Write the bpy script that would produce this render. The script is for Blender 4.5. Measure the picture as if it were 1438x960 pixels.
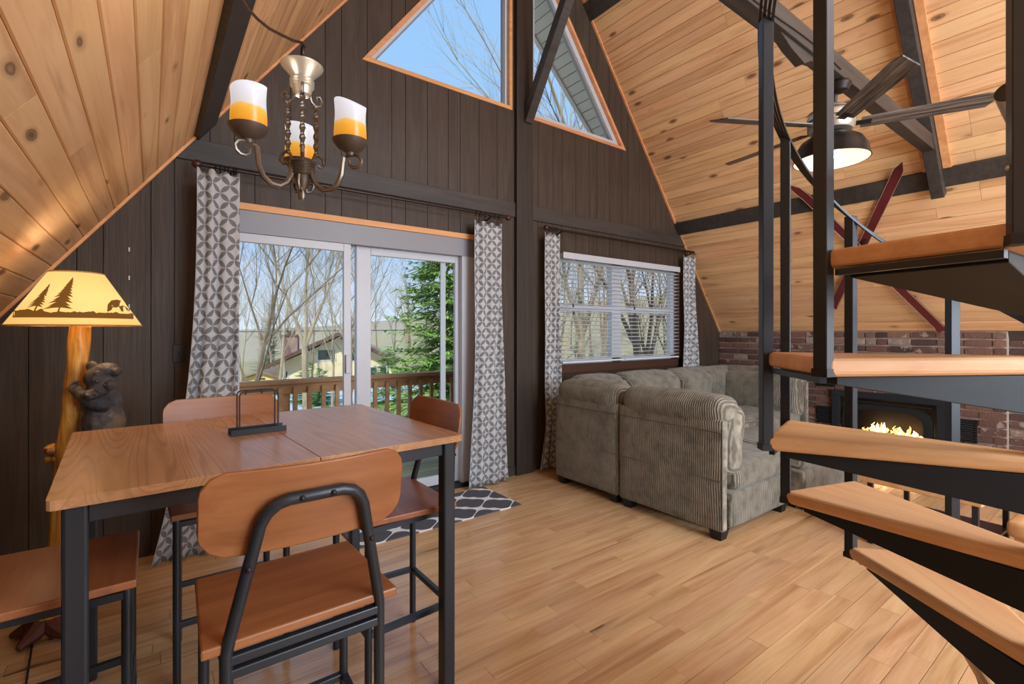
import bpy, bmesh, math, random
from mathutils import Vector, Matrix, Euler, noise
for o in list(bpy.data.objects): bpy.data.objects.remove(o)
PI=math.pi
SC=bpy.context.scene
COL=SC.collection
random.seed(7)

def lin(r,g,b):
    f=lambda c:(c/255/12.92) if c/255<=.04045 else ((c/255+.055)/1.055)**2.4
    return (f(r),f(g),f(b),1)

# ---------------------------------------------------------------- camera
YAW=math.atan(507/680)
cam_d=bpy.data.cameras.new('camera'); cam=bpy.data.objects.new('camera',cam_d); COL.objects.link(cam)
cam.location=(0,0,1.38); cam.rotation_euler=(PI/2,0,-YAW)
cam_d.sensor_width=36; cam_d.lens=36*680/1438; cam_d.shift_y=-15/1438; cam_d.clip_start=.05; cam_d.clip_end=400
SC.camera=cam
# ---------------------------------------------------------------- exposure
SC.view_settings.view_transform='Standard'; SC.view_settings.look='None'
SC.view_settings.exposure=0.0; SC.view_settings.gamma=1
SC.cycles.use_denoising=True
SC.cycles.max_bounces=8; SC.cycles.diffuse_bounces=5; SC.cycles.transparent_max_bounces=24
SC.cycles.sample_clamp_indirect=6
# ---------------------------------------------------------------- sky
W=bpy.data.worlds.new('sky'); SC.world=W; W.use_nodes=True
nt=W.node_tree; nt.nodes.clear()
_o=nt.nodes.new('ShaderNodeOutputWorld'); _b=nt.nodes.new('ShaderNodeBackground'); _t=nt.nodes.new('ShaderNodeTexCoord')
_s=nt.nodes.new('ShaderNodeSeparateXYZ'); _r=nt.nodes.new('ShaderNodeValToRGB')
nt.links.new(_t.outputs['Generated'],_s.inputs[0]); nt.links.new(_s.outputs[2],_r.inputs[0]); nt.links.new(_r.outputs[0],_b.inputs[0]); nt.links.new(_b.outputs[0],_o.inputs[0])
_b.inputs[1].default_value=1.05
e=_r.color_ramp.elements; e[0].position=0; e[0].color=lin(226,236,250); e[1].position=1; e[1].color=lin(140,190,246)
m=e.new(.15); m.color=lin(186,214,252); m=e.new(.42); m.color=lin(164,207,254)
# ---------------------------------------------------------------- sun and large lights
def light(kind,name,loc,energy,color=(1,1,1),size=None,sizey=None,target=None,radius=None,rot=None):
    d=bpy.data.lights.new(name,kind); d.energy=energy; d.color=color
    if kind=='AREA':
        d.shape='RECTANGLE'; d.size=size; d.size_y=sizey or size
    if radius is not None and kind!='AREA': d.shadow_soft_size=radius
    o=bpy.data.objects.new(name,d); COL.objects.link(o); o.location=loc
    if target is not None: o.rotation_euler=(Vector(target)-Vector(loc)).to_track_quat('-Z','Y').to_euler()
    if rot: o.rotation_euler=rot
    return o
s_=light('SUN','sun',(-10,-10,20),4.5,(1,.95,.86)); s_.data.angle=.02
s_.rotation_euler=(Vector((.75,.62,-.85))).to_track_quat('-Z','Y').to_euler()
# unseen area lights added behind the camera as cool fill for the room
light('AREA','rear_fill_low',(2.9,-2.86,1.75),250,(.80,.90,1),3.6,1.9,target=(2.9,3,1.5))
light('AREA','rear_fill_high',(2.9,-2.86,3.9),190,(.80,.90,1),1.8,1.6,target=(3.4,3,1.8))
# daylight through the front glazing (outside the glass, under the eaves)
# ---------------------------------------------------------------- materials
class NT:
    def __init__(s,name):
        s.m=bpy.data.materials.new(name); s.m.use_nodes=True; s.t=s.m.node_tree; s.b=s.t.nodes['Principled BSDF']; s.out=s.t.nodes['Material Output']
    def n(s,t,**k):
        x=s.t.nodes.new(t)
        for a,v in k.items(): setattr(x,a,v)
        return x
    def l(s,a,b): s.t.links.new(a,b)
    def val(s,x,sock):
        if isinstance(x,(int,float)): sock.default_value=x
        elif isinstance(x,tuple): sock.default_value=x
        else: s.l(x,sock)
    def math(s,op,a,b=0,c=0):
        x=s.n('ShaderNodeMath',operation=op); s.val(a,x.inputs[0]); s.val(b,x.inputs[1]); s.val(c,x.inputs[2]); return x.outputs[0]
    def mix(s,f,a,b,bt='MIX'):
        x=s.n('ShaderNodeMix',data_type='RGBA',blend_type=bt); s.val(f,x.inputs[0]); s.val(a,x.inputs[6]); s.val(b,x.inputs[7]); return x.outputs[2]
    def ramp(s,f,stops,interp='LINEAR'):
        x=s.n('ShaderNodeValToRGB'); s.l(f,x.inputs[0]); e=x.color_ramp.elements; x.color_ramp.interpolation=interp
        e[0].position,e[0].color=stops[0]; e[1].position,e[1].color=stops[-1]
        for p,c in stops[1:-1]: q=e.new(p); q.color=c
        return x.outputs[0]
    def coords(s,scale=(1,1,1),kind='Object',rnd=True,rot=(0,0,0)):
        tc=s.n('ShaderNodeTexCoord'); mp=s.n('ShaderNodeMapping'); mp.inputs['Scale'].default_value=scale; mp.inputs['Rotation'].default_value=rot
        s.l(tc.outputs[kind],mp.inputs[0])
        if rnd:
            oi=s.n('ShaderNodeObjectInfo'); m=s.n('ShaderNodeVectorMath',operation='SCALE'); cx=s.n('ShaderNodeCombineXYZ')
            s.l(oi.outputs['Random'],cx.inputs[0]); 
            s.l(s.math('MULTIPLY',oi.outputs['Random'],3.7),cx.inputs[1]); s.l(s.math('MULTIPLY',oi.outputs['Random'],7.3),cx.inputs[2])
            s.l(cx.outputs[0],m.inputs[0]); m.inputs['Scale'].default_value=37.0
            s.l(m.outputs[0],mp.inputs['Location'])
        return mp.outputs[0]
    def noise(s,vec,scale=5,detail=3,rough=.5,dist=0):
        x=s.n('ShaderNodeTexNoise'); s.l(vec,x.inputs['Vector']); x.inputs['Scale'].default_value=scale; x.inputs['Detail'].default_value=detail; x.inputs['Roughness'].default_value=rough; x.inputs['Distortion'].default_value=dist
        return x.outputs[0]
    def rand(s): return s.n('ShaderNodeObjectInfo').outputs['Random']
    def bump(s,h,strength=.2,dist=.01):
        x=s.n('ShaderNodeBump'); x.inputs['Strength'].default_value=strength; x.inputs['Distance'].default_value=dist; s.l(h,x.inputs['Height']); s.l(x.outputs[0],s.b.inputs['Normal'])
    def fin(s,col=None,rough=.5,metal=0,spec=None):
        if col is not None: s.val(col,s.b.inputs['Base Color'])
        s.val(rough,s.b.inputs['Roughness']); s.b.inputs['Metallic'].default_value=metal
        if spec is not None: s.b.inputs['Specular IOR Level'].default_value=spec
        return s.m
def plain(name,rgb,rough=.5,metal=0,var=.08,scale=20,bump=0,spec=None):
    n=NT(name); c=n.coords(rnd=False); f=n.noise(c,scale,3)
    a=lin(*rgb); col=n.mix(f,tuple(x*(1-var) for x in a[:3])+(1,),tuple(min(1,x*(1+var)) for x in a[:3])+(1,))
    if bump: n.bump(f,bump,.005)
    return n.fin(col,rough,metal,spec)
def wood(name,base,dark,light_,rough=.45,knots=0,g=(1.5,22,22),vary=.25,bump=.1,wave=False,spec=None):
    """grain along local X; every object gets its own stretch of timber"""
    n=NT(name); c=n.coords(g); f=n.noise(c,1.0,5,.6,.6)
    c2=n.coords((g[0]*.5,g[1]*.22,g[2]*.22)); f2=n.noise(c2,1.0,3,.5,1.2)
    col=n.ramp(f,[(.28,lin(*dark)),(.5,lin(*base)),(.74,lin(*light_))])
    col2=n.ramp(f2,[(.3,lin(*dark)),(.52,lin(*base)),(.75,lin(*light_))])
    col=n.mix(.5,col,col2)
    if wave:
        cw=n.coords((.45,7,7)); nw=n.noise(cw,1.0,1,.4,.2); ring=n.math('SINE',n.math('MULTIPLY',nw,150)); ring=n.ramp(n.math('MULTIPLY_ADD',ring,.5,.5),[(.0,(1,1,1,1)),(.35,(0,0,0,1)),(1,(0,0,0,1))]); col=n.mix(n.math('MULTIPLY',n.math('MULTIPLY',ring,f),.7),col,lin(*[q*.8 for q in dark]))
    r=n.rand(); hs=n.n('ShaderNodeHueSaturation'); n.l(col,hs.inputs['Color'])
    n.l(n.math('MULTIPLY_ADD',r,vary,1-vary*.5),hs.inputs['Value'])
    n.l(n.math('MULTIPLY_ADD',n.math('FRACT',n.math('MULTIPLY',r,17.3)),.012,.494),hs.inputs['Hue'])
    col=hs.outputs[0]
    if knots:
        cv=n.coords((1.0,2.6,2.6)); v=n.n('ShaderNodeTexVoronoi'); n.l(cv,v.inputs['Vector']); v.inputs['Scale'].default_value=knots
        cd=n.coords((9,30,30)); wob=n.noise(cd,1,2)
        d=n.math('ADD',v.outputs['Distance'],n.math('MULTIPLY_ADD',wob,.06,-.03))
        big=n.math('GREATER_THAN',n.n_sep(v.outputs['Color']),.4)
        k=n.ramp(d,[(.06,(1,1,1,1)),(.10,(.7,.7,.7,1)),(.125,(1,1,1,1)),(.15,(.35,.35,.35,1)),(.24,(0,0,0,1))])
        cs=n.coords((.55,9,9)); st=n.ramp(n.noise(cs,1.3,3,.6,.8),[(.54,(0,0,0,1)),(.72,(1,1,1,1))]); col=n.mix(n.math('MULTIPLY',st,.6),col,lin(dark[0]*.86,dark[1]*.78,dark[2]*.72))
        col=n.mix(n.math('MULTIPLY',n.math('MULTIPLY',k,big),.9),col,lin(dark[0]*.5,dark[1]*.42,dark[2]*.38))
    if bump: n.bump(f,bump,.004)
    return n.fin(col,rough,0,spec)
def _sep(s,c):
    x=s.n('ShaderNodeSeparateColor'); s.l(c,x.inputs[0]); return x.outputs[0]
NT.n_sep=_sep
M={}
M['pine']=wood('knotty_pine',(228,184,136),(206,154,106),(238,198,150),.5,knots=3.1,g=(1.2,26,26),vary=.2,spec=.3)
M['pine_trim']=wood('pine_trim',(214,154,104),(190,126,80),(230,174,124),.5,spec=.3)
M['floor']=wood('oak_floor',(206,166,122),(182,138,96),(222,186,144),.17,knots=.9,g=(1.6,30,30),vary=.16,bump=.04)
M['stain']=wood('dark_stained_wood',(68,56,47),(56,46,38),(82,69,58),.5,g=(3,60,60),vary=.06,bump=.5,spec=.3)
M['stainv']=M['stain']
M['beam']=wood('charcoal_beam',(62,56,53),(46,41,39),(76,69,65),.5,g=(2,34,34),vary=.1,bump=.25,spec=.35)
M['table']=wood('table_laminate',(184,136,96),(160,112,74),(202,156,116),.26,g=(2.2,26,26),vary=.04,bump=.12,wave=True)
M['tablel']=M['table']
M['chair']=wood('chair_plywood',(150,92,56),(126,74,42),(172,114,72),.38,g=(2,30,30),vary=.04,bump=.08)
M['tread']=wood('tread_beech',(214,168,122),(194,142,98),(226,186,142),.45,spec=.15,g=(1.3,24,24),vary=.08,bump=.04)
M['postw']=wood('charcoal_post',(56,48,43),(44,38,34),(68,60,54),.5,g=(30,30,2),vary=.06,bump=.2,spec=.3)
M['black']=plain('black_steel',(40,45,52),.34,.2,.1)
M['blackmatt']=plain('black_iron',(26,27,30),.5,.2,.1)
M['charcoal']=plain('charcoal_plate',(30,33,37),.6,.1,.12,8,0,.3)
M['vinyl']=plain('white_vinyl',(190,194,202),.35,0,.03)
M['vinylg']=plain('grey_vinyl',(136,137,144),.4,0,.04)
M['pewter']=plain('brushed_pewter',(120,112,104),.33,.85,.12,12)
M['pewterl']=plain('light_pewter',(190,186,176),.35,.7,.06,12)
M['darkbrz']=plain('dark_bronze',(48,42,40),.4,.6,.1)
M['cup']=plain('bronze_cup',(92,80,72),.45,.4,.1)
M['rodm']=plain('bronze_rod',(60,48,44),.35,.7,.1)
M['finial']=plain('bronze_finial',(74,44,40),.4,.4,.1)
M['brown']=plain('brown_casing',(70,44,32),.45,0,.1,10)
M['cord']=plain('brown_cord',(70,52,44),.4,.3)
M['slat']=plain('white_slat',(212,214,218),.4,0,.02)
M['plastic']=plain('dark_plastic',(34,30,30),.5)
M['ski']=plain('maroon_ski',(98,38,40),.3,0,.25,9)
M['skie']=plain('ski_edge',(196,176,160),.35,.2)
M['whitepaint']=plain('white_enamel',(235,230,220),.4,0,.02)
M['soffit']=plain('white_soffit',(232,228,230),.6,0,.06,6)
M['roofing']=plain('roof_board',(70,64,60),.8)
M['mortar']=plain('pale_mortar',(182,170,156),.9,0,.2,40,.4)
M['deck']=wood('weathered_deck',(196,184,140),(160,146,108),(214,204,170),.8,g=(2,30,30),vary=.2)
M['rail']=wood('treated_rail',(182,134,92),(148,102,66),(204,158,116),.7,g=(2,30,30),vary=.15)
M['bark']=plain('grey_bark',(168,152,128),.9,0,.3,6,.6)
M['barkd']=plain('brown_bark',(126,110,92),.9,0,.35,5,.6)
M['needle']=plain('spruce_needles',(138,172,90),.7,0,.4,3)
M['needled']=plain('dark_needles',(62,98,60),.7,0,.4,3)
M['shrub']=plain('shrub_leaves',(96,138,66),.8,0,.4,3)
M['ground']=plain('leaf_ground',(158,146,112),.95,0,.3,.5)
M['hill']=plain('wooded_hill',(158,146,124),.95,0,.25,.35)
M['road']=plain('pale_road',(176,196,206),.8,0,.08,1)
M['siding']=plain('cream_siding',(226,212,176),.7,0,.05,4)
M['yellow']=plain('yellow_siding',(230,206,130),.7,0,.05,4)
M['shingle']=plain('brown_shingle',(140,118,104),.9,0,.2,8)
M['fascia']=plain('brown_fascia',(96,72,58),.8)
M['redbrick']=plain('chimney_brick',(150,122,112),.9,0,.25,14)
M['darkglass']=plain('dark_pane',(60,74,70),.1,0,.1)
M['log']=None
# glass
n=NT('window_glass'); tr=n.n('ShaderNodeBsdfTransparent'); gl=n.n('ShaderNodeBsdfGlossy'); gl.inputs['Roughness'].default_value=.02
mx=n.n('ShaderNodeMixShader'); fr=n.n('ShaderNodeFresnel'); fr.inputs[0].default_value=1.1; tr.inputs[0].default_value=(.96,.98,.98,1)
n.l(fr.outputs[0],mx.inputs[0]); n.l(tr.outputs[0],mx.inputs[1]); n.l(gl.outputs[0],mx.inputs[2]); n.l(mx.outputs[0],n.out.inputs[0]); M['glass']=n.m
# brick
n=NT('old_brick'); c=n.coords((1,1,1)); f=n.noise(c,14,4); f2=n.noise(c,60,3)
r=n.rand()
base=n.ramp(r,[(0,lin(72,54,52)),(.2,lin(104,74,66)),(.42,lin(130,92,78)),(.6,lin(92,66,62)),(.75,lin(146,108,90)),(.9,lin(120,98,90)),(1,lin(182,164,150))],'LINEAR')
white=n.math('MULTIPLY',n.math('GREATER_THAN',n.math('ADD',f,n.math('MULTIPLY',f2,.35)),.78),n.math('LESS_THAN',n.math('FRACT',n.math('MULTIPLY',r,9.7)),.45))
col=n.mix(n.math('MULTIPLY',white,.6),base,lin(196,178,164)); col=n.mix(n.math('MULTIPLY',f2,.45),col,lin(60,42,42))
n.bump(f2,.7,.01); M['brick']=n.fin(col,.9)
# glossy golden log
n=NT('varnished_log'); tc=n.coords((30,30,2.2),rnd=False); f=n.noise(tc,1,5,.65,.8); tc2=n.coords((5,5,3),rnd=False); f2=n.noise(tc2,1,3)
col=n.ramp(f,[(.3,lin(110,60,18)),(.45,lin(196,130,44)),(.62,lin(228,170,80)),(.8,lin(240,200,120))])
col=n.mix(n.ramp(f2,[(.5,(0,0,0,1)),(.66,(1,1,1,1))]),col,lin(92,44,22)); n.bump(f,.5,.01); M['log']=n.fin(col,.35)
n=NT('bear_fur'); tc=n.coords((1,1,1),rnd=False); f=n.noise(tc,38,5,.7,1.0); f2=n.noise(tc,9,2)
col=n.ramp(f2,[(.38,lin(42,42,50)),(.52,lin(80,72,68)),(.62,lin(128,102,72))]); col=n.mix(n.math('MULTIPLY',f,.5),col,lin(70,58,50)); n.bump(f,.8,.012); M['bear']=n.fin(col,.45)
# corduroy: ribs run across the cloth, real width about 16 mm
def cord_mat(name,axis):
    n=NT(name); tc=n.n('ShaderNodeTexCoord'); sp=n.n('ShaderNodeSeparateXYZ'); n.l(tc.outputs['Object'],sp.inputs[0])
    nz=n.noise(tc.outputs['Object'],3.2,3,.6); nz2=n.noise(tc.outputs['Object'],11,3,.6)
    a=n.math('ADD',sp.outputs[axis],n.math('MULTIPLY',nz,.05))
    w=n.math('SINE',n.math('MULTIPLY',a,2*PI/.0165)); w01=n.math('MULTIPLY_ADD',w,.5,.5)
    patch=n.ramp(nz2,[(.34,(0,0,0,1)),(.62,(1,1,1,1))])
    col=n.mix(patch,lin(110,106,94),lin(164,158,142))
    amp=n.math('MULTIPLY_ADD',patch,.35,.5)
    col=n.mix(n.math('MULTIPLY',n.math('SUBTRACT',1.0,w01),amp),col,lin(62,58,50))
    n.bump(w01,.8,.008); n.b.inputs['Sheen Weight'].default_value=.25; return n.fin(col,.9,0,.2)
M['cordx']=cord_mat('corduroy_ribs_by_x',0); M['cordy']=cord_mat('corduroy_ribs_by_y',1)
M['cord_plain']=plain('smooth_taupe_pile',(98,95,86),.95,0,.16,5,.2)
# curtain
n=NT('circle_lattice_curtain'); uv=n.n('ShaderNodeUVMap'); mp=n.n('ShaderNodeMapping'); n.l(uv.outputs[0],mp.inputs[0])
mp.inputs['Rotation'].default_value=(0,0,PI/4); mp.inputs['Scale'].default_value=(1/.074,1/.074,1)
sp=n.n('ShaderNodeSeparateXYZ'); n.l(mp.outputs[0],sp.inputs[0])
ax=n.math('ABSOLUTE',n.math('SUBTRACT',n.math('FRACT',sp.outputs[0]),.5)); ay=n.math('ABSOLUTE',n.math('SUBTRACT',n.math('FRACT',sp.outputs[1]),.5))
mx_=n.math('SUBTRACT',1.0,n.math('MAXIMUM',ax,ay)); mn_=n.math('MINIMUM',ax,ay)
dd=n.math('SQRT',n.math('ADD',n.math('MULTIPLY',mx_,mx_),n.math('MULTIPLY',mn_,mn_)))
pet=n.math('LESS_THAN',dd,.69)
tc=n.n('ShaderNodeTexCoord'); wv=n.noise(tc.outputs['Object'],260,1)
dark_=n.mix(wv,lin(122,124,128),lin(152,153,156)); col=n.mix(pet,lin(212,213,215),dark_)
M['curtain']=n.fin(col,.85,0,.2)
tl=n.n('ShaderNodeBsdfTranslucent'); n.l(col,tl.inputs[0]); ms=n.n('ShaderNodeMixShader'); ms.inputs[0].default_value=.3
n.l(n.b.outputs[0],ms.inputs[1]); n.l(tl.outputs[0],ms.inputs[2]); n.l(ms.outputs[0],n.out.inputs[0])
# rug
n=NT('trellis_rug'); tc=n.n('ShaderNodeTexCoord'); sp=n.n('ShaderNodeSeparateXYZ'); n.l(tc.outputs['Object'],sp.inputs[0])
a=n.math('MULTIPLY',sp.outputs[0],2*PI/.34); b=n.math('MULTIPLY',sp.outputs[1],2*PI/.30)
a2=n.math('ADD',a,n.math('MULTIPLY',n.math('SINE',n.math('MULTIPLY',b,2)),.42)); b2=n.math('ADD',b,n.math('MULTIPLY',n.math('SINE',n.math('MULTIPLY',a,2)),.42))
f=n.math('ABSOLUTE',n.math('ADD',n.math('COSINE',a2),n.math('COSINE',b2)))
ln=n.math('LESS_THAN',f,.17); wv=n.noise(tc.outputs['Object'],150,2)
col=n.mix(ln,n.mix(wv,lin(66,68,74),lin(104,106,112)),lin(226,226,226)); n.bump(wv,.4,.003); M['rug']=n.fin(col,.95,0,.1)
# shades of the lamps
def emit(name,rgb,strength,col=None):
    n=NT(name); n.b.inputs['Emission Color'].default_value=lin(*rgb); n.b.inputs['Emission Strength'].default_value=strength; return n.fin(lin(*(col or rgb)),.5)
n=NT('two_tone_candle_glass'); tc=n.n('ShaderNodeTexCoord'); sp=n.n('ShaderNodeSeparateXYZ'); n.l(tc.outputs['Object'],sp.inputs[0]); nz=n.noise(tc.outputs['Object'],16,2)
h=n.math('ADD',sp.outputs[2],n.math('MULTIPLY_ADD',nz,.03,-.015))
col=n.ramp(n.math('MULTIPLY',h,8),[(.0,lin(238,150,30)),(.3,lin(250,178,50)),(.44,lin(250,196,90)),(.5,lin(226,226,232)),(1,lin(236,240,250))])
n.l(col,n.b.inputs['Emission Color']); n.l(n.math('MULTIPLY_ADD',n.math('MULTIPLY',h,8),.10,.55),n.b.inputs['Emission Strength']); M['candle']=n.fin(n.mix(.6,col,(0,0,0,1)),.3)
n=NT('parchment_shade'); tc=n.n('ShaderNodeTexCoord'); sp=n.n('ShaderNodeSeparateXYZ'); n.l(tc.outputs['Object'],sp.inputs[0])
col=n.ramp(n.math('MULTIPLY',sp.outputs[2],4),[(.0,lin(246,196,112)),(.5,lin(255,222,140)),(1,lin(255,214,124))])
n.l(col,n.b.inputs['Emission Color']); n.b.inputs['Emission Strength'].default_value=.85; n.b.inputs['Base Color'].default_value=lin(200,150,80); M['shade']=n.m
M['print']=emit('brown_silhouette',(122,80,24),.6,(90,56,16))
M['bulb']=emit('warm_bulb',(255,226,180),5)
M['flame']=emit('gas_flame',(255,176,84),5)
M['flamew']=emit('bright_flame',(255,222,160),9)
n=NT('fan_blade_weathered'); c=n.coords((3,60,60)); f=n.noise(c,1,5,.7,.3); col=n.ramp(f,[(.36,lin(34,31,30)),(.5,lin(92,86,82)),(.62,lin(132,124,118))]); n.bump(f,.3,.004); M['blade']=n.fin(col,.5)
# ---------------------------------------------------------------- mesh helpers
class MB:
    def __init__(s): s.v=[];s.f=[];s.uv=None
    def add(s,vs,fs):
        k=len(s.v); s.v+=[tuple(v) for v in vs]; s.f+=[tuple(i+k for i in f) for f in fs]; return s
    def box(s,a,b,mat=None):
        (x0,y0,z0),(x1,y1,z1)=a,b
        vs=[(x,y,z) for z in (z0,z1) for y in (y0,y1) for x in (x0,x1)]
        if mat is not None: vs=[tuple(mat@Vector(v)) for v in vs]
        return s.add(vs,[(0,2,3,1),(4,5,7,6),(0,1,5,4),(2,6,7,3),(0,4,6,2),(1,3,7,5)])
    def prism(s,poly,fn,t0,t1):
        """poly 2D, fn(u,v,t)->xyz"""
        k=len(poly); vs=[fn(u,v,t0) for u,v in poly]+[fn(u,v,t1) for u,v in poly]
        fs=[tuple(range(k-1,-1,-1)),tuple(range(k,2*k))]+[(i,(i+1)%k,k+(i+1)%k,k+i) for i in range(k)]
        return s.add(vs,fs)
    def tube(s,pts,r,seg=8,closed=False,caps=True,flat=1.0,up=None):
        P=[Vector(p) for p in pts]; N=len(P); R=r if isinstance(r,(list,tuple)) else [r]*N
        vs=[]; prev=None
        for i,p in enumerate(P):
            if closed: t=P[(i+1)%N]-P[i-1]
            else: t=P[min(i+1,N-1)]-P[max(i-1,0)]
            t.normalize()
            if up is not None: a=Vector(up)
            elif prev is None: a=Vector((0,0,1)) if abs(t.z)<.9 else Vector((1,0,0))
            else: a=prev
            u=a-t*a.dot(t)
            if u.length<1e-5: u=Vector((1,0,0))-t*t.x
            u.normalize(); w=t.cross(u); prev=u
            off=PI/4 if seg==4 else 0
            for j in range(seg):
                an=2*PI*j/seg+off; vs.append(p+(u*math.cos(an)*flat+w*math.sin(an))*R[i])
        fs=[]
        for i in range(N if closed else N-1):
            for j in range(seg):
                a=i*seg+j; b=i*seg+(j+1)%seg; c=((i+1)%N)*seg+(j+1)%seg; d=((i+1)%N)*seg+j; fs.append((a,b,c,d))
        if not closed and caps: fs+= [tuple(range(seg-1,-1,-1)),tuple((N-1)*seg+j for j in range(seg))]
        return s.add(vs,fs)
    def lathe(s,prof,c=(0,0,0),seg=24,caps=True,mat=None):
        vs=[];N=len(prof)
        for r,z in prof:
            for j in range(seg):
                a=2*PI*j/seg; v=Vector((r*math.cos(a),r*math.sin(a),z))
                if mat is not None: v=mat@v
                vs.append((c[0]+v.x,c[1]+v.y,c[2]+v.z))
        fs=[(i*seg+j,i*seg+(j+1)%seg,(i+1)*seg+(j+1)%seg,(i+1)*seg+j) for i in range(N-1) for j in range(seg)]
        if caps: fs+=[tuple(range(seg-1,-1,-1)),tuple((N-1)*seg+j for j in range(seg))]
        return s.add(vs,fs)
    def ball(s,c,r,seg=10,rings=6,mat=None):
        r=(r,r,r) if isinstance(r,(int,float)) else r
        vs=[(0,0,1)]+[(math.sin(PI*i/rings)*math.cos(2*PI*j/seg),math.sin(PI*i/rings)*math.sin(2*PI*j/seg),math.cos(PI*i/rings)) for i in range(1,rings) for j in range(seg)]+[(0,0,-1)]
        o=[]
        for v in vs:
            q=Vector((v[0]*r[0],v[1]*r[1],v[2]*r[2]))
            if mat is not None: q=mat@q
            o.append((c[0]+q.x,c[1]+q.y,c[2]+q.z))
        fs=[(0,1+j,1+(j+1)%seg) for j in range(seg)]
        for i in range(rings-2):
            for j in range(seg): a=1+i*seg+j;b=1+i*seg+(j+1)%seg; fs.append((a,a+seg,b+seg,b))
        L=len(vs)-1; base=1+(rings-2)*seg
        fs+=[(base+(j+1)%seg,base+j,L) for j in range(seg)]
        return s.add(o,fs)
    def build(s,name,mat,parent=None,smooth=False,bevel=0,seg=2,origin=None,auto=True):
        me=bpy.data.meshes.new(name)
        vs=s.v
        if origin is not None: vs=[(a-origin[0],b-origin[1],c-origin[2]) for a,b,c in vs]
        me.from_pydata(vs,[],s.f); me.update()
        bm=bmesh.new(); bm.from_mesh(me); bmesh.ops.recalc_face_normals(bm,faces=bm.faces); bm.to_mesh(me); bm.free()
        if mat is not None: me.materials.append(mat)
        if smooth:
            for p in me.polygons: p.use_smooth=True
            if auto:
                try: me.set_sharp_from_angle(angle=.7)
                except Exception: pass
        o=bpy.data.objects.new(name,me); COL.objects.link(o)
        if parent is not None: o.parent=parent
        if origin is not None: o.location=origin
        if bevel:
            b=o.modifiers.new('bevel','BEVEL'); b.width=bevel; b.segments=seg; b.limit_method='ANGLE'; b.angle_limit=.6
        return o
def tag(o,label=None,cat=None,group=None,kind=None):
    if label: o['label']=label
    if cat: o['category']=cat
    if group: o['group']=group
    if kind: o['kind']=kind
    return o
def empty(name,loc=(0,0,0),rz=0,label=None,cat=None,group=None,kind=None):
    o=bpy.data.objects.new(name,None); COL.objects.link(o); o.location=loc; o.rotation_euler=(0,0,rz); o.empty_display_size=.1
    return tag(o,label,cat,group,kind)
def copy_tree(o,parent=None):
    c=o.copy(); COL.objects.link(c); c.parent=parent
    for ch in list(o.children): copy_tree(ch,c)
    return c
def link_copy(o,parent,mw=None,name=None):
    c=o.copy(); COL.objects.link(c); c.parent=parent
    if mw is not None: c.matrix_basis=mw
    return c
def bx(name,a,b,mat,parent=None,bevel=0,origin=True,kind=None):
    o=MB().box(a,b).build(name,mat,parent,bevel=bevel,origin=tuple((p+q)/2 for p,q in zip(a,b)) if origin else None)
    if kind: o['kind']=kind
    return o
def rounded(size,r,n=10,bulge=(0,0,0),crown=0):
    """rounded box centred at origin -> (verts, faces)"""
    mb=MB(); sx,sy,sz=[q/2 for q in size]; idx={}
    def key(p): return tuple(round(q,5) for q in p)
    vs=[];fs=[]
    def vert(p):
        k=key(p)
        if k in idx: return idx[k]
        x,y,z=p; c=Vector((max(-sx+r,min(sx-r,x*sx)),max(-sy+r,min(sy-r,y*sy)),max(-sz+r,min(sz-r,z*sz))))
        q=Vector((x*sx,y*sy,z*sz)); d=q-c
        if d.length>1e-6: q=c+d.normalized()*r
        bxx=(1-y*y)*(1-z*z)*bulge[0]; byy=(1-x*x)*(1-z*z)*bulge[1]; bzz=(1-x*x)*(1-y*y)*bulge[2]
        q.x+=x*bxx; q.y+=y*byy; q.z+=z*bzz
        idx[k]=len(vs); vs.append(tuple(q)); return idx[k]
    # denser sampling towards the edges
    g=[math.sin(PI/2*(2*i/n-1)) for i in range(n+1)]
    for ax in range(3):
        for sgn in (-1,1):
            for i in range(n):
                for j in range(n):
                    quad=[]
                    for (a,b) in ((i,j),(i+1,j),(i+1,j+1),(i,j+1)):
                        p=[0,0,0]; p[ax]=sgn; p[(ax+1)%3]=g[a]; p[(ax+2)%3]=g[b]; quad.append(vert(p))
                    fs.append(tuple(quad if sgn>0 else quad[::-1]))
    return vs,fs
def cushion(name,c,size,r,mat,parent,n=12,bulge=(0,0,0),rot=(0,0,0),wr=.006,seed=0):
    vs,fs=rounded(size,r,n,bulge); out=[]
    for v in vs:
        q=Vector(v); nn=noise.noise_vector(q*4.0+Vector((seed*7.1,seed*3.3,seed)))*wr*1.6+noise.noise_vector(q*13+Vector((seed,0,0)))*wr*.6
        out.append(tuple(q+nn))
    o=MB().add(out,fs).build(name,mat,parent,smooth=True,auto=False); o.location=c; o.rotation_euler=rot; return o

D=3.72; XC=2.845; XR=6.41; XL=-.72; KS=1.325; ZK=1.38; ZR=ZK+(XR-XC)*KS; YB=-3.0
def roofz(x): return ZK+((XR-x) if x>XC else (x-XL))*KS
SLEN=math.hypot(XR-XC,ZR-ZK); ang=math.atan(KS)
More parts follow.
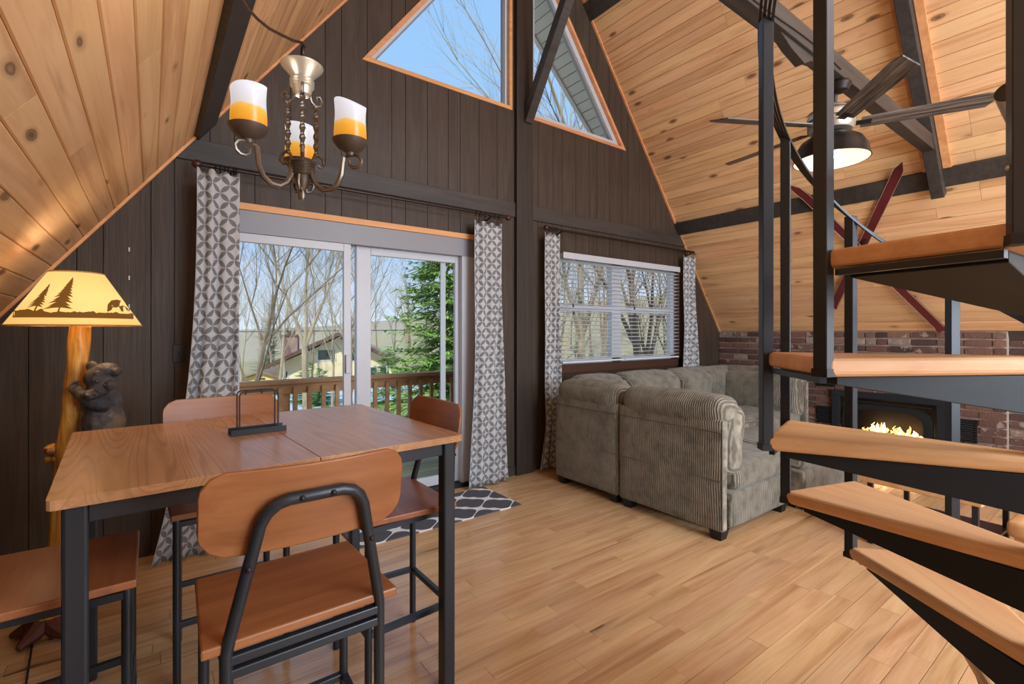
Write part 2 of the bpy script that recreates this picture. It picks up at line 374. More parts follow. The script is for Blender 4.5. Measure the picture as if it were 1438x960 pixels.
# ================================================================ STRUCTURE
# floor: oak strips, boards counted one by one where the photograph shows them
floor=bx('floor',(XL-.2,YB-.1,-.1),(XR+.3,D+.15,-.016),M['mortar'],kind='structure'); floor.data.materials[0]=M['plastic']
proto={}
def plank_mesh(L,w,t,mat,ch=.0003):
    k=(round(L,3),w,t,mat.name)
    if k not in proto:
        h=w/2; g_=.0012; mb=MB(); pr=[(-h+g_,-t),(h-g_,-t),(h-g_,-ch),(h-g_-ch*1.2,0),(-h+g_+ch*1.2,0),(-h+g_,-ch)]
        mb.prism(pr,lambda u,v,s:(s,u,v),-L/2+.0008,L/2-.0008)
        me=bpy.data.meshes.new('plank'); me.from_pydata(mb.v,[],mb.f); me.update()
        bm=bmesh.new(); bm.from_mesh(me); bmesh.ops.recalc_face_normals(bm,faces=bm.faces); bm.to_mesh(me); bm.free()
        me.materials.append(mat); proto[k]=me
    return proto[k]
def put(name,me,parent,mw):
    o=bpy.data.objects.new(name,me); COL.objects.link(o); o.parent=parent; o.matrix_basis=mw; return o
FW=.0915
rnd=random.Random(3)
rest=MB(); ncount=0
y=YB; cand=[]
while y<D:
    x=XL-rnd.uniform(0,.9)
    while x<XR+.1:
        L=rnd.choice([.5,.7,.9,1.1,1.3]); cand.append((x+L/2,y+FW/2,L)); x+=L
    y+=FW
def visw(c):
    x,y,L=c; s,cc=math.sin(YAW),math.cos(YAW); f=x*s+y*cc; r=x*cc-y*s
    if f<.3: return 99
    return (0 if abs(r/f)<1.08+L/f and f>1.2 else 50)+f
cand.sort(key=visw)
fl_loc=Matrix.Translation(-Vector(floor.location))
for i,(x,y,L) in enumerate(cand):
    dz=rnd.uniform(-.0006,.0004)
    if i<300: put('plank',plank_mesh(L,FW,.014,M['floor']),floor,fl_loc@Matrix.Translation((x,y,dz)))
    else: rest.box((x-L/2+.0006,y-FW/2+.0006,-.014),(x+L/2-.0006,y+FW/2-.0006,dz))
o=rest.build('plank_field',M['floor'],floor); o.matrix_basis=fl_loc; tag(o,kind='stuff')
# ceiling: two pine slopes
ceil=empty('ceiling',(0,0,0)); tag(ceil,'sloping A-frame ceiling of knotty pine boards meeting at a ridge','ceiling',kind='structure')
CW=.115; rows=int(SLEN/CW)+1; CW=SLEN/rows
for side in (-1,1):
    # backing slab
    mb=MB()
    xe=XR if side>0 else XL
    nx=-math.sin(ang)*side*-1
    def P(u,t,yy):   # u up-slope from the eave, t outward thickness
        x=xe-side*u*math.cos(ang)+side*t*math.sin(ang); z=ZK+u*math.sin(ang)+t*math.cos(ang); return (x,yy,z)
    mb.prism([(-.3,.02),(SLEN+.02,.02),(SLEN+.16,.12),(-.3,.12)],lambda u,t,yy:P(u,t,yy),YB-.1,D+.12)
    mb.build('roof_deck',M['roofing'],ceil)
    rot=Matrix(((0,-side*math.cos(ang),-side*math.sin(ang),0),(1,0,0,0),(0,math.sin(ang),-math.cos(ang),0),(0,0,0,1)))
    # columns: local X->world Y, local Y->up slope, local Z->into the room
    for k in range(rows):
        u=(k+.5)*CW; yj=rnd.uniform(.2,3.2)
        for (y0,y1) in ((YB,yj),(yj,D)):
            L=round((y1-y0)/.25)*.25; L=max(L,.25)
        segs=[]; j1=round(rnd.uniform(-1.2,.9)/.3)*.3; j2=j1+round(rnd.uniform(1.2,2.4)/.3)*.3
        for y0,y1 in ((YB,j1),(j1,j2),(j2,D)):
            c_=P(u,0.002,(y0+y1)/2)
            me=plank_mesh(y1-y0,CW,.016,M['pine'],.004)
            mw=Matrix.Translation(c_)@rot
            if mw.determinant()<0: mw=mw@Matrix.Diagonal((1,-1,1,1))
            put('plank',me,ceil,mw)
# thin pine edge strips where the slopes meet the window wall
def strip_on_slope(side,u0,u1,y0,y1,t0,t1,name,mat,parent,bevel=0):
    xe=XR if side>0 else XL
    def P(u,t,yy): return (xe-side*u*math.cos(ang)-side*t*math.sin(ang),yy,ZK+u*math.sin(ang)-t*math.cos(ang))
    mb=MB(); mb.prism([(u0,t0),(u1,t0),(u1,t1),(u0,t1)],lambda u,t,yy:P(u,t,yy),y0,y1)
    # keep local X along the strip
    ctr=P((u0+u1)/2,(t0+t1)/2,(y0+y1)/2)
    o=mb.build(name,mat,parent,bevel=bevel,origin=ctr); return o
def ru(z): return (z-ZK)/math.sin(ang)
PU0,PU1=ru(2.63),ru(2.762); QU0,QU1=ru(4.764),ru(4.91)
tn=1
def trimtag(o,label=None):
    global tn
    o.name='trim_%d'%tn; tn+=1; tag(o,label,None,None,'structure'); return o
for side in (-1,1):
    for a,b in ((0,PU0),(PU1,QU0),(QU1,SLEN-.05)):
        trimtag(strip_on_slope(side,a,b,D-.022,D,.0,.016,'trim',M['pine_trim'],None),'narrow pine edge strip along the window wall')
    trimtag(strip_on_slope(side,PU0,PU1,YB,D,-.01,.03,'trim',M['beam'],None),'dark flat purlin board across the %s pine slope'%('right' if side>0 else 'left'))
    trimtag(strip_on_slope(side,QU0,QU1,YB,D,-.01,.03,'trim',M['beam'],None),'upper dark purlin board on the %s slope'%('right' if side>0 else 'left'))
    # truss rafter with its pine strips
    trimtag(strip_on_slope(side,ru(2.58),SLEN-.02,1.105,1.195,.012,.1,'trim',M['beam'],None,.004),'dark rafter running up the %s slope'%('right' if side>0 else 'left'))
    trimtag(strip_on_slope(side,PU1,SLEN-.05,1.045,1.10,.0,.02,'trim',M['pine_trim'],None))
    trimtag(strip_on_slope(side,PU1,SLEN-.05,1.2,1.235,.0,.02,'trim',M['pine_trim'],None))
trimtag(bx('trim',(XC-.08,YB,ZR-.22),(XC+.08,D,ZR-.02),M['beam']),'dark ridge beam')
# collar tie: a beam with a cable clipped beneath it
_cx=(ZK+.0-2.87)/KS+XR-.06
col_t=trimtag(bx('trim',(XL+(2.87-ZK)/KS+.06,1.112,2.87),(_cx,1.195,2.985),M['beam'],bevel=.004),'dark collar beam that carries the ceiling fan')
MB().tube([(x,1.108,2.9+.012*math.sin(x*5)) for x in [1.9+.1*i for i in range(14)]],.004,6).build('cable',M['plastic'],None)
cb=bpy.data.objects['cable']; cb.name='ceiling_cable'; tag(cb,'thin dark cable clipped along the collar beam','cable')
# metal gusset on the collar
_g=MB(); _g.prism([(2.62,2.83),(2.78,2.80),(2.86,2.84),(3.05,2.875),(2.5,2.875)],lambda u,v,t:(u,t,v),1.13,1.18); trimtag(_g.build('trim',M['beam'],None,bevel=.003))
# front wall (window wall): grooved dark boards clipped by the roof and by the openings
wf=empty('wall_front',(0,0,0)); tag(wf,'dark stained board wall with the sliding door and windows','wall',kind='structure')
DX0,DX1,DZ=.36,2.37,2.25
WX0,WX1,WZ0,WZ1=3.35,5.42,1.03,2.185
TL=(1.338,3.504,2.757); TR=(3.0,3.482,4.388); TS=1.325
def holes(x):
    h=[]
    if DX0-1e-6<=x<=DX1+1e-6: h.append((0,DZ))
    if WX0-1e-6<=x<=WX1+1e-6: h.append((WZ0,WZ1))
    if TL[0]-1e-6<=x<=TL[2]+1e-6: h.append((TL[1],TL[1]+(x-TL[0])*TS))
    if TR[0]-1e-6<=x<=TR[2]+1e-6: h.append((TR[1],TR[1]+(TR[2]-x)*TS))
    return h
gro=[XL,-.539,-.341,-.225,0.0,.119,.31,.45,.572,.80,1.041,1.16,1.36,1.56,1.68,1.88,2.08,2.2,2.4,2.6,2.9,3.1,3.3,3.42,3.62,3.82,3.94,4.14,4.34,4.46,4.66,4.86,4.98,5.18,5.38,5.5,5.7,5.9,6.02,6.22,XR]
brk=[DX0,DX1,WX0,WX1,TL[0],TL[2],TR[0],TR[2],XC]
for a,b in zip(gro[:-1],gro[1:]):
    cuts=sorted([a,b]+[k for k in brk if a+1e-4<k<b-1e-4]); mb=MB()
    for c0,c1 in zip(cuts[:-1],cuts[1:]):
        g0=.0022 if c0==a else 0; g1=.0022 if c1==b else 0
        x0,x1=c0+g0,c1-g1; mid=(c0+c1)/2
        H=[hh for hh in holes(mid)]
        def ed(x):
            out=[]
            for h in H:
                if h[0]==0: out.append((0,DZ))
                elif h[0]==WZ0: out.append((WZ0,WZ1))
                elif h[0]==TL[1] and mid<TL[2]: out.append((TL[1],max(TL[1],TL[1]+(x-TL[0])*TS)))
                else: out.append((TR[1],max(TR[1],TR[1]+(TR[2]-x)*TS)))
            return out
        E0,E1=ed(x0),ed(x1); lo0=lo1=-.01
        for k in range(len(H)+1):
            hi0=E0[k][0] if k<len(H) else roofz(x0)+.01; hi1=E1[k][0] if k<len(H) else roofz(x1)+.01
            if max(hi0-lo0,hi1-lo1)>.01:
                mb.prism([(x0,lo0),(x1,lo1),(x1,hi1),(x0,hi0)],lambda u,v,t:(u,t,v),D,D+.02)
            if k<len(H): lo0,lo1=E0[k][1],E1[k][1]
    o=mb.build('plank',None,wf,origin=((a+b)/2,D,1.5))
    o.data.materials.append(M['stain'])
    # rotate texture space: grain vertical -> swap axes by rotating the object
    R=Matrix.Rotation(-PI/2,4,'Y'); 
    o.data.transform(R.inverted()); o.matrix_basis=Matrix.Translation(o.location)@R
# backing behind the grooves, same holes, as a sheathing built in strips
mb=MB(); xs=sorted(set([XL-.15,XR+.15]+brk))
for c0,c1 in zip(xs[:-1],xs[1:]):
    mid=(c0+c1)/2; H=holes(mid); lo=( -.1,-.1)
    for k in range(len(H)+1):
        if k<len(H):
            h=H[k]; hi=(h[0],h[0])
        else: hi=(roofz(c0)+.05,roofz(c1)+.05)
        mb.prism([(c0,lo[0]),(c1,lo[1]),(c1,hi[1]),(c0,hi[0])],lambda u,v,t:(u,t,v),D+.021,D+.14)
        if k<len(H):
            if h[0]==TL[1] and mid<TL[2]: lo=(TL[1]+(c0-TL[0])*TS,TL[1]+(c1-TL[0])*TS)
            elif h[0]==TR[1]: lo=(TR[1]+(TR[2]-c0)*TS,TR[1]+(TR[2]-c1)*TS)
            else: lo=(h[1],h[1])
mb.build('sheathing',M['beam'],wf)
trimtag(bx('trim',(2.80,D-.045,0),(3.0,D,ZR-.1),M['postw'],bevel=.004),'dark square post up the middle of the window wall')
trimtag(bx('trim',(XL+(2.6-ZK)/KS-.09,D-.02,2.474),(2.80,D,2.612),M['beam'],bevel=.003),'dark horizontal board above the sliding door')
trimtag(bx('trim',(3.0,D-.02,2.474),(XR-(2.6-ZK)/KS+.09,D,2.612),M['beam'],bevel=.003),'dark horizontal board above the blinds')
# knee brace from the post up to the ridge
mb=MB(); v0,v1=Vector((2.93,3.69,3.42)),Vector((2.93,2.62,5.05)); 
mb.tube([v0,v1],.062,4,up=(1,0,0)); trimtag(mb.build('trim',M['beam'],None),'dark diagonal brace in front of the gable windows')
# door trim
trimtag(bx('trim',(DX0,D-.012,2.205),(DX1,D+.1,2.25),M['pine_trim'],bevel=.002),'orange pine head board over the sliding door')
for (x0,x1) in ((DX1,DX1+.07),): trimtag(bx('trim',(x0,D-.015,0),(x1,D,2.30),M['beam'],bevel=.002))
trimtag(bx('trim',(DX1+.09,D-.014,0),(2.80,D,.09),M['beam'],bevel=.002)).name='baseboard_front'
# gable windows: white frames, pine edges
def gable_window(name,poly,label,fw=.075):
    w=empty(name,(0,0,0)); tag(w,label,'window',kind='structure')
    c=Vector((sum(p[0] for p in poly)/len(poly),sum(p[1] for p in poly)/len(poly)))
    def inset(d):
        n=len(poly); out=[]
        for i in range(n):
            p0,p1,p2=Vector(poly[i-1]),Vector(poly[i]),Vector(poly[(i+1)%n])
            e1=(p1-p0).normalized(); e2=(p2-p1).normalized(); n1=Vector((-e1.y,e1.x)); n2=Vector((-e2.y,e2.x))
            if (c-p1).dot(n1)<0: n1=-n1
            if (c-p1).dot(n2)<0: n2=-n2
            b=(n1+n2); k=d*2/(b.dot(b))
            out.append(p1+b*k)
        return out
    def ring(a,b,y0,y1,nm,mat):
        A,B=inset(a),inset(b); n=len(poly)
        for i in range(n):
            j=(i+1)%n; mb=MB(); mb.prism([tuple(A[i]),tuple(A[j]),tuple(B[j]),tuple(B[i])],lambda u,v,t:(u,t,v),y0,y1); mb.build(nm,mat,w)
    ring(-.012,.022,D-.014,D+.035,'casing',M['pine_trim']); ring(.022,fw,D+.03,D+.10,'window_frame',M['vinyl']); ring(fw,fw+.012,D+.05,D+.085,'glazing_bead',M['vinylg'])
    mb=MB(); mb.prism([tuple(p) for p in inset(fw-.005)],lambda u,v,t:(u,t,v),D+.066,D+.07); mb.build('pane',M['glass'],w)
gable_window('window_1',[(TL[0],TL[1]),(TL[2],TL[1]),(TL[2],TL[1]+(TL[2]-TL[0])*TS)],'large left gable window full of blue sky',.045)
gable_window('window_2',[(TR[0],TR[1]),(TR[2],TR[1]),(TR[0],TR[1]+(TR[2]-TR[0])*TS)],'right triangular gable window with soffit and branches behind it')
# right brick wall with mortar backing, bricks one by one
wr=empty('wall_right',(0,0,0)); tag(wr,'old red brick knee wall behind the sofa and fireplace','wall',kind='structure')
bx('mortar_bed',(XR+.012,.86,-.05),(XR+.16,1.35,ZK),M['mortar'],wr); bx('mortar_bed',(XR+.012,2.23,-.05),(XR+.16,D+.1,ZK),M['mortar'],wr); bx('mortar_bed',(XR+.012,1.35,.64),(XR+.16,2.23,ZK),M['mortar'],wr); bx('mortar_bed',(XR+.10,YB,-.05),(XR+.2,.86,ZK),M['mortar'],wr)
def brick_mesh(L,h,seed):
    vs,fs=rounded((.03,L,h),.006,3); r=random.Random(seed)
    vs=[tuple(Vector(v)+noise.noise_vector(Vector(v)*30+Vector((seed*5,0,0)))*.0035) for v in vs]
    me=bpy.data.meshes.new('brick'); me.from_pydata(vs,[],fs); me.update(); me.materials.append(M['brick']); return me
bms=[brick_mesh(.196,.064,i) for i in range(4)]; bhs=[brick_mesh(.092,.064,i+9) for i in range(2)]
row=.0767; nb=0; brest=MB()
INS=(1.28,2.30,0.0,.72)
blist=[]
for k in range(18):
    z=ZK-row*(k+.5); yy=D-.003-(0 if k%2==0 else -.0)
    first=True
    while yy>-.6:
        L=.205
        if (first and k%2) or random.random()<.1: L=.1
        y0=yy-L
        if y0<.858<yy and yy-.858>.03: L=yy-.858-.001; y0=yy-L
        blist.append((y0+L/2,z,L,k)); yy=y0; first=False
for (yc,z,L,k) in blist:
    if INS[0]+.03<yc<INS[1]-.03 and z<INS[3]-.03: continue
    me=random.choice(bms if L>.15 else bhs)
    x=(XR if yc>.858 else XR+.09)+random.uniform(-.003,.004)
    s=(L-.011)/(.196 if L>.15 else .092)
    mw=Matrix.Translation((x,yc,z))@Euler((random.uniform(-.012,.012),0,random.uniform(-.02,.02))).to_matrix().to_4x4()@Matrix.Diagonal((1,s,1,1))
    if nb<298 and yc>.45: put('brick',me,wr,mw); nb+=1
    else:
        brest.add([mw@v.co for v in me.vertices],[tuple(p.vertices) for p in me.polygons])
tag(brest.build('brick_field',M['brick'],wr),kind='stuff')
# left knee wall and rear wall (behind the camera), with an opening behind the added lower fill light
bx('wall_left',(XL-.12,YB,-.05),(XL,D,ZK+.02),M['stain'],kind='structure')
wb=empty('wall_rear'); tag(wb,'rear gable wall behind the camera','wall',kind='structure')
mb=MB(); RX0,RX1,RZ0,RZ1=1.05,4.75,.75,2.75
for poly in ([(XL-.1,-.1),(RX0,-.1),(RX0,roofz(RX0)),(XL-.1,ZK)],[(RX1,-.1),(XR+.1,-.1),(XR+.1,ZK),(RX1,roofz(RX1))],[(RX0,-.1),(RX1,-.1),(RX1,RZ0),(RX0,RZ0)],[(RX0,RZ1),(RX1,RZ1),(RX1,roofz(RX1)),(XC,ZR),(RX0,roofz(RX0))]):
    mb.prism(poly,lambda u,v,t:(u,t,v),YB-.12,YB)
mb.build('boarding',M['pine'],wb)
# sliding door
d1=empty('door_1',(0,0,0)); tag(d1,'white vinyl sliding patio door to the deck','door',kind='structure')
def bar(x0,x1,z0,z1,y0,y1,name,mat,par,bev=.003): return bx(name,(x0,y0,z0),(x1,y1,z1),mat,par,bevel=bev)
bar(DX0,DX1,2.05,2.205,D-.0,D+.12,'door_head',M['vinylg'],d1)
bar(DX0,.42,0,2.05,D+.0,D+.12,'jamb',M['vinyl'],d1); bar(2.22,DX1,0,2.05,D+.0,D+.12,'jamb',M['vinyl'],d1)
bar(DX0,DX1,-.005,.035,D-.02,D+.13,'threshold',M['charcoal'],d1)
def panel(x0,x1,y0,y1,sl,sr,nm):
    p=bar(x0,x0+sl,.04,2.05,y0,y1,nm,M['vinyl'],d1)
    q=Matrix.Translation(-Vector(p.location))
    def sub(o): o.parent=p; o.matrix_basis=q@o.matrix_basis
    for o in (bx('stile',(x1-sr,y0,.04),(x1,y1,2.05),M['vinyl'],None,.003),bx('rail',(x0+sl,y0,.04),(x1-sr,y1,.12),M['vinyl'],None,.003),bx('rail',(x0+sl,y0,1.99),(x1-sr,y1,2.05),M['vinyl'],None,.003),bx('pane',(x0+sl-.005,(y0+y1)/2-.003,.12),(x1-sr+.005,(y0+y1)/2+.003,1.99),M['glass'],None)): sub(o)
    return p,sub
p1,sub1=panel(.42,1.235,D+.01,D+.045,.06,.055,'sliding_panel')
sub1(MB().tube([(.452,D-.0,1.02),(.452,D-.035,1.04),(.452,D-.04,1.12),(.452,D-.035,1.21),(.452,D,1.23)],.017,8).build('handle',M['vinyl'],None,smooth=True))
sub1(bx('latch',(1.19,D-.012,1.06),(1.225,D+.01,1.2),M['vinyl'],None,.004))
p2,sub2=panel(1.30,2.22,D+.06,D+.095,.11,.035,'fixed_panel')
bar(2.06,2.11,.04,2.05,D+.10,D+.115,'screen_stile',M['vinyl'],d1); bar(1.29,1.305,.04,2.05,D+.045,D+.10,'screen_edge',M['vinyl'],d1)
# window behind the blinds
w3=empty('window_3'); tag(w3,'white double window behind the blinds','window',kind='structure')
fy0,fy1=D+.05,D+.11
for (a,b,c,d_,nm) in ((WX0,WX0+.05,WZ0,WZ1,'window_frame'),(WX1-.07,WX1,WZ0,WZ1,'window_frame'),(WX0,WX1,WZ0,WZ0+.05,'window_sill'),(WX0,WX1,WZ1-.05,WZ1,'window_frame'),(4.24,4.40,WZ0,WZ1,'mullion'),(WX0+.05,4.24,1.60,1.66,'meeting_rail'),(4.40,WX1-.07,1.60,1.66,'meeting_rail')):
    bar(a,b,c,d_,fy0,fy1,nm,M['vinyl'],w3)
for x0,x1 in ((WX0+.05,4.24),(4.40,WX1-.07)):
    for z0,z1 in ((WZ0+.05,1.60),(1.66,WZ1-.05)): bx('pane',(x0,D+.078,z0),(x1,D+.082,z1),M['glass'],w3)
for (a,b,c,d_) in ((WX0-.09,WX0,WZ0-.09,WZ1+.0),(WX1,WX1+.07,WZ0-.09,WZ1+.0),(WX0-.1,WX1+.08,WZ0-.09,WZ0-.005)):
    bar(a,b,c,d_,D-.018,D+.03,'casing',M['brown'],w3)
bx('jamb_liner',(WX1-.004,D,WZ0),(WX1+.0,D+.1,WZ1),M['brown'],w3)
# soffit of the roof overhang beyond the gable
so=empty('trim_%d'%tn); tn+=1; tag(so,'white planked soffit of the roof overhang outside the gable windows','soffit',kind='structure')

def YO(u): return 3.89+.18*u*math.sin(ang)
for side in (-1,1):
    xe=XR if side>0 else XL
    def P(u,t,yy): return (xe-side*u*math.cos(ang)+side*t*math.sin(ang),yy,ZK+u*math.sin(ang)+t*math.cos(ang))
    def slab(u0,u1,t0,t1,ya,o0,name,mat,par,step=False):
        mb=MB(); vs=[]
        for t in (t0,t1):
            for u in (u0,u1):
                vs+= [P(u,t,(ya if ya is not None else YO(u)-.02)),P(u,t,YO(u)+o0)]
        mb.add(vs,[(0,1,3,2),(4,6,7,5),(0,4,5,1),(2,3,7,6),(0,2,6,4),(1,5,7,3)]); return mb.build(name,mat,par)
    u=.1
    while u<SLEN-.02:
        slab(u,u+.108,.0,.03,D+.14,0,'soffit_board',M['soffit'],so); u+=.115
    slab(-.1,SLEN+.05,.03,.12,D+.12,.02,'overhang',M['roofing'],so)
    slab(-.1,SLEN+.02,-.02,.14,None,.03,'fascia',M['soffit'],so)
# ================================================================ FURNITURE
# ---- bar table
TW,TLn,TZ=1.175,1.02,.98
tb=empty('bar_table',(.362,2.10,0),math.radians(2.8),'tall square dining table with two-leaf brown wood-grain top and black frame','table')
SEAM=.045
for x0,x1 in ((-TW/2,SEAM-.0012),(SEAM+.0012,TW/2)):
    mb=MB(); r=.018; poly=[]
    for (cx,cy,a0) in ((x1,TLn/2,0),(x0,TLn/2,90),(x0,-TLn/2,180),(x1,-TLn/2,270)):
        rr=r if abs(cx)>.3 else .001; sx=1 if a0 in(0,270) else -1; sy=1 if a0 in (0,90) else -1
        for k in range(4): a=math.radians(a0+30*k); poly.append((cx-sx*rr+rr*math.cos(a),cy-sy*rr+rr*math.sin(a)))
    mb.prism(poly,lambda u,v,t:(v,-u,t),-.0125,.0125)
    o=mb.build('tabletop_leaf',M['table'],tb,bevel=.003,seg=2); o.location=(0,0,TZ-.0125); o.rotation_euler=(0,0,PI/2)
lx,ly=TW/2-.052,TLn/2-.042
for sx in (-1,1):
    for sy in (-1,1): bx('leg',(sx*lx-.025,sy*ly-.025,0),(sx*lx+.025,sy*ly+.025,TZ-.026),M['black'],tb,bevel=.008)
for sy in (-1,1): bx('apron',(-lx+.025,sy*ly-.012,TZ-.075),(lx-.025,sy*ly+.012,TZ-.026),M['black'],tb,bevel=.002)
for sx in (-1,1): bx('apron',(sx*lx-.012,-ly+.025,TZ-.075),(sx*lx+.012,ly-.025,TZ-.026),M['black'],tb,bevel=.002)
# ---- stools
def make_stool():
    t=empty('dining_stool')
    mb=MB(); mb.prism([(-.228,-.19),(.228,-.19),(.215,.19),(-.215,.19)],lambda u,v,t_:(u,v,t_),-.012,.012)
    o=mb.build('seat',M['chair'],t,bevel=.005); o.location=(0,0,.668)
    # curved plywood back
    n=14; w=.235; hh=.1; rr=.062; vs=[];fs=[]
    def outline(x):
        ax=abs(x); 
        if ax<=w-rr: return hh
        return hh-rr+math.sqrt(max(0,rr*rr-(ax-(w-rr))**2))
    for i in range(n+1):
        x=w*math.sin(PI/2*(2*i/n-1)); e=outline(x); yc=.03*(x/w)**2
        for (yy,z) in ((yc,-e),(yc,e),(yc-.011,e),(yc-.011,-e)): vs.append((x,yy,z))
    for i in range(n):
        a=i*4;b=a+4
        for j in range(4): fs.append((a+j,a+(j+1)%4,b+(j+1)%4,b+j))
    fs+=[(0,1,2,3),(n*4+3,n*4+2,n*4+1,n*4)]
    mb=MB().add(vs,fs); o=mb.build('backrest',M['chair'],t,smooth=True,bevel=.003); o.location=(0,-.222,.972); o.rotation_euler=(math.radians(9),0,0)
    # bent tube: legs and arch in one
    R=.0145
    arch=[(-.178,-.185,0),(-.178,-.185,.4),(-.178,-.185,.655),(-.172,-.19,.69),(-.118,-.235,.945),(-.105,-.243,.972),(-.085,-.249,.99),(-.06,-.251,.997),(.06,-.251,.997),(.085,-.249,.99),(.105,-.243,.972),(.118,-.235,.945),(.172,-.19,.69),(.178,-.185,.655),(.178,-.185,.4),(.178,-.185,0)]
    MB().tube(arch,R,10).build('back_frame',M['black'],t,smooth=True)
    for sx in (-1,1): MB().tube([(sx*.195,.168,0),(sx*.195,.168,.656)],R*.95,10).build('leg',M['black'],t,smooth=True)
    for z,nm in ((.25,'foot_rail'),(.638,'seat_rail')):
        h=.011
        bx(nm,(-.178,-.185-h,z-h),(.178,-.185+h,z+h),M['black'],t,.003)
        bx(nm,(-.195,.168-h,z-h),(.195,.168+h,z+h),M['black'],t,.003)
        for sx in (-1,1): MB().tube([(sx*.178,-.185,z),(sx*.195,.168,z)],h*1.35,4).build(nm,M['black'],t)
    bx('seat_rail',(-.178,-.196,.596),(.178,-.174,.618),M['black'],t,.003)
    for p in ((-.035,-.266,.997),(.035,-.266,.997),(-.14,-.232,.85),(.14,-.232,.85)): MB().ball(p,(.007,.006,.007),8,5).build('screw',M['blackmatt'],t,smooth=True)
    return t
st=make_stool()
spots=[((.314,1.443),0,'brown plywood stool in front of the table, its back to the camera'),
       ((-.222,1.945),-90,'stool at the left end of the table, only its seat in view'),
       ((.275,2.43),180,'reddish plywood stool on the far side of the table by the left curtain'),
       ((.815,1.955),90,'stool at the right end of the table beside the patterned rug')]
for i,((x,y),rz,lb) in enumerate(spots):
    o=st if i==0 else copy_tree(st)
    o.location=(x,y,0); o.rotation_euler=(0,0,math.radians(rz)); tag(o,lb,'stool','counter stools around the table')
# ---- napkin holder
nh=empty('napkin_holder',(.34,2.145,TZ),math.radians(1),'empty black wire napkin holder standing on the table','napkin holder')
MB().prism([(-.098,-.035),(.098,-.035),(.098,.035),(-.098,.035)],lambda u,v,t:(u,v,t),0,.004).build('base_plate',M['blackmatt'],nh)
for sy in (-1,1): bx('base_lip',(-.098,sy*.035-.003,0),(.098,sy*.035+.003,.022),M['blackmatt'],nh,.001)
for sy in (-1,1):
    y=sy*.03; hw=.068+ (0 if sy<0 else .0); ht=.165
    MB().tube([(-hw,y,0),(-hw,y,ht-.014),(-hw+.004,y,ht-.004),(-hw+.014,y,ht),(hw-.014,y,ht),(hw-.004,y,ht-.004),(hw,y,ht-.014),(hw,y,0)],.0028,6).build('wire_loop',M['blackmatt'],nh,smooth=True)
# ---- rug
rg=MB(); rg.prism([(-.66,-.27),(.66,-.27),(.66,.27),(-.66,.27)],lambda u,v,t:(u,v,t),0,.008)
rug=rg.build('rug',M['rug']); rug.location=(1.70,3.31,-.001+.0012); tag(rug,'charcoal rug with white trellis lines in front of the sliding door','rug')
# ---- curtains
def curtain(xt0,xt1,xb0,xb1,zt,zb,y,folds,label,seed,amp=.035,pinch=None,grp='patterned curtains',width=1.0):
    r=random.Random(seed); NX=folds*8; NZ=36; vs=[];uv=[]
    ph=[r.uniform(-.5,.5) for _ in range(folds+1)]
    for j in range(NZ+1):
        t=j/NZ; z=zt+(zb-zt)*t
        e=t**2.6
        x0=xt0+(xb0-xt0)*e; x1=xt1+(xb1-xt1)*e
        if pinch: 
            k=math.exp(-((t-pinch[0])/pinch[1])**2)*pinch[2]; x0+=k; x1-=k*.3
        am=amp*(.35+.9*min(1,t*1.6)); s=0; px_=None
        for i in range(NX+1):
            q=i/NX; a=q*folds*2*PI+ph[int(q*folds)]*.25*math.sin(t*3)
            x=x0+(x1-x0)*(q+.012*math.sin(a*2)); yy=y-am*math.cos(a)*(.75+.35*math.sin(q*5+seed))+.008*math.sin(t*9+q*12)
            zz=z+(.012*math.cos(a) if j==0 else 0)
            if px_: s+=math.hypot(x-px_[0],yy-px_[1])
            px_=(x,yy); vs.append((x,yy,zz)); uv.append((s,z))
    fs=[(j*(NX+1)+i,j*(NX+1)+i+1,(j+1)*(NX+1)+i+1,(j+1)*(NX+1)+i) for j in range(NZ) for i in range(NX)]
    me=bpy.data.meshes.new('curtain'); me.from_pydata(vs,[],fs); me.materials.append(M['curtain'])
    l=me.uv_layers.new(name='UVMap')
    for p in me.polygons:
        p.use_smooth=True
        for li in p.loop_indices: l.data[li].uv=uv[me.loops[li].vertex_index]
    o=bpy.data.objects.new('curtain',me); COL.objects.link(o)
    so_=o.modifiers.new('thickness','SOLIDIFY'); so_.thickness=.002
    tag(o,label,'curtain',grp); return o
ry=3.60
curtain(.225,.455,.00,.40,2.375,.012,3.53,3,'far left curtain panel hanging beside the log lamp',1,.024)
curtain(2.27,2.56,2.20,2.63,2.345,.012,3.60,3,'curtain panel at the right side of the sliding door',2,.022)
curtain(3.10,3.29,3.02,3.32,2.345,.03,3.62,3,'slim curtain panel left of the blinds, tucked behind the sofa',3,.018,(.82,.15,.05))
curtain(5.41,5.66,5.36,5.80,2.335,.45,3.62,3,'curtain panel right of the blinds near the brick wall',4,.02)
def rod(x0,x1,z,y,label,rings):
    t=empty('curtain_rod',((x0+x1)/2,y,z),0,label,'curtain rod'); h=(x1-x0)/2; c=(x0+x1)/2
    MB().tube([(-h,0,0),(h,0,0)],.011,10).build('pole',M['rodm'],t,smooth=True)
    for s in (-1,1): MB().ball((s*(h+.02),0,0),(.03,.026,.026),12,8).build('finial',M['finial'],t,smooth=True)
    for s in (-.86,.86): MB().tube([(s*h,0,-.012),(s*h,.05,-.03),(s*h,D-y-.001,-.03)],.007,6).build('bracket',M['rodm'],t)
    for rx in rings:
        q=MB(); R=.021; q.tube([(rx-c,R*math.cos(a),R*math.sin(a)-.006) for a in [2*PI*k/12 for k in range(12)]],.003,5,closed=True); q.build('ring',M['blackmatt'],t,smooth=True)
    return t
rod(.25,2.62,2.425,3.60,'long dark curtain rod with ball ends above the sliding door',[.33,.355,.38,.40,.43,.445]+[2.29+.05*i for i in range(6)])
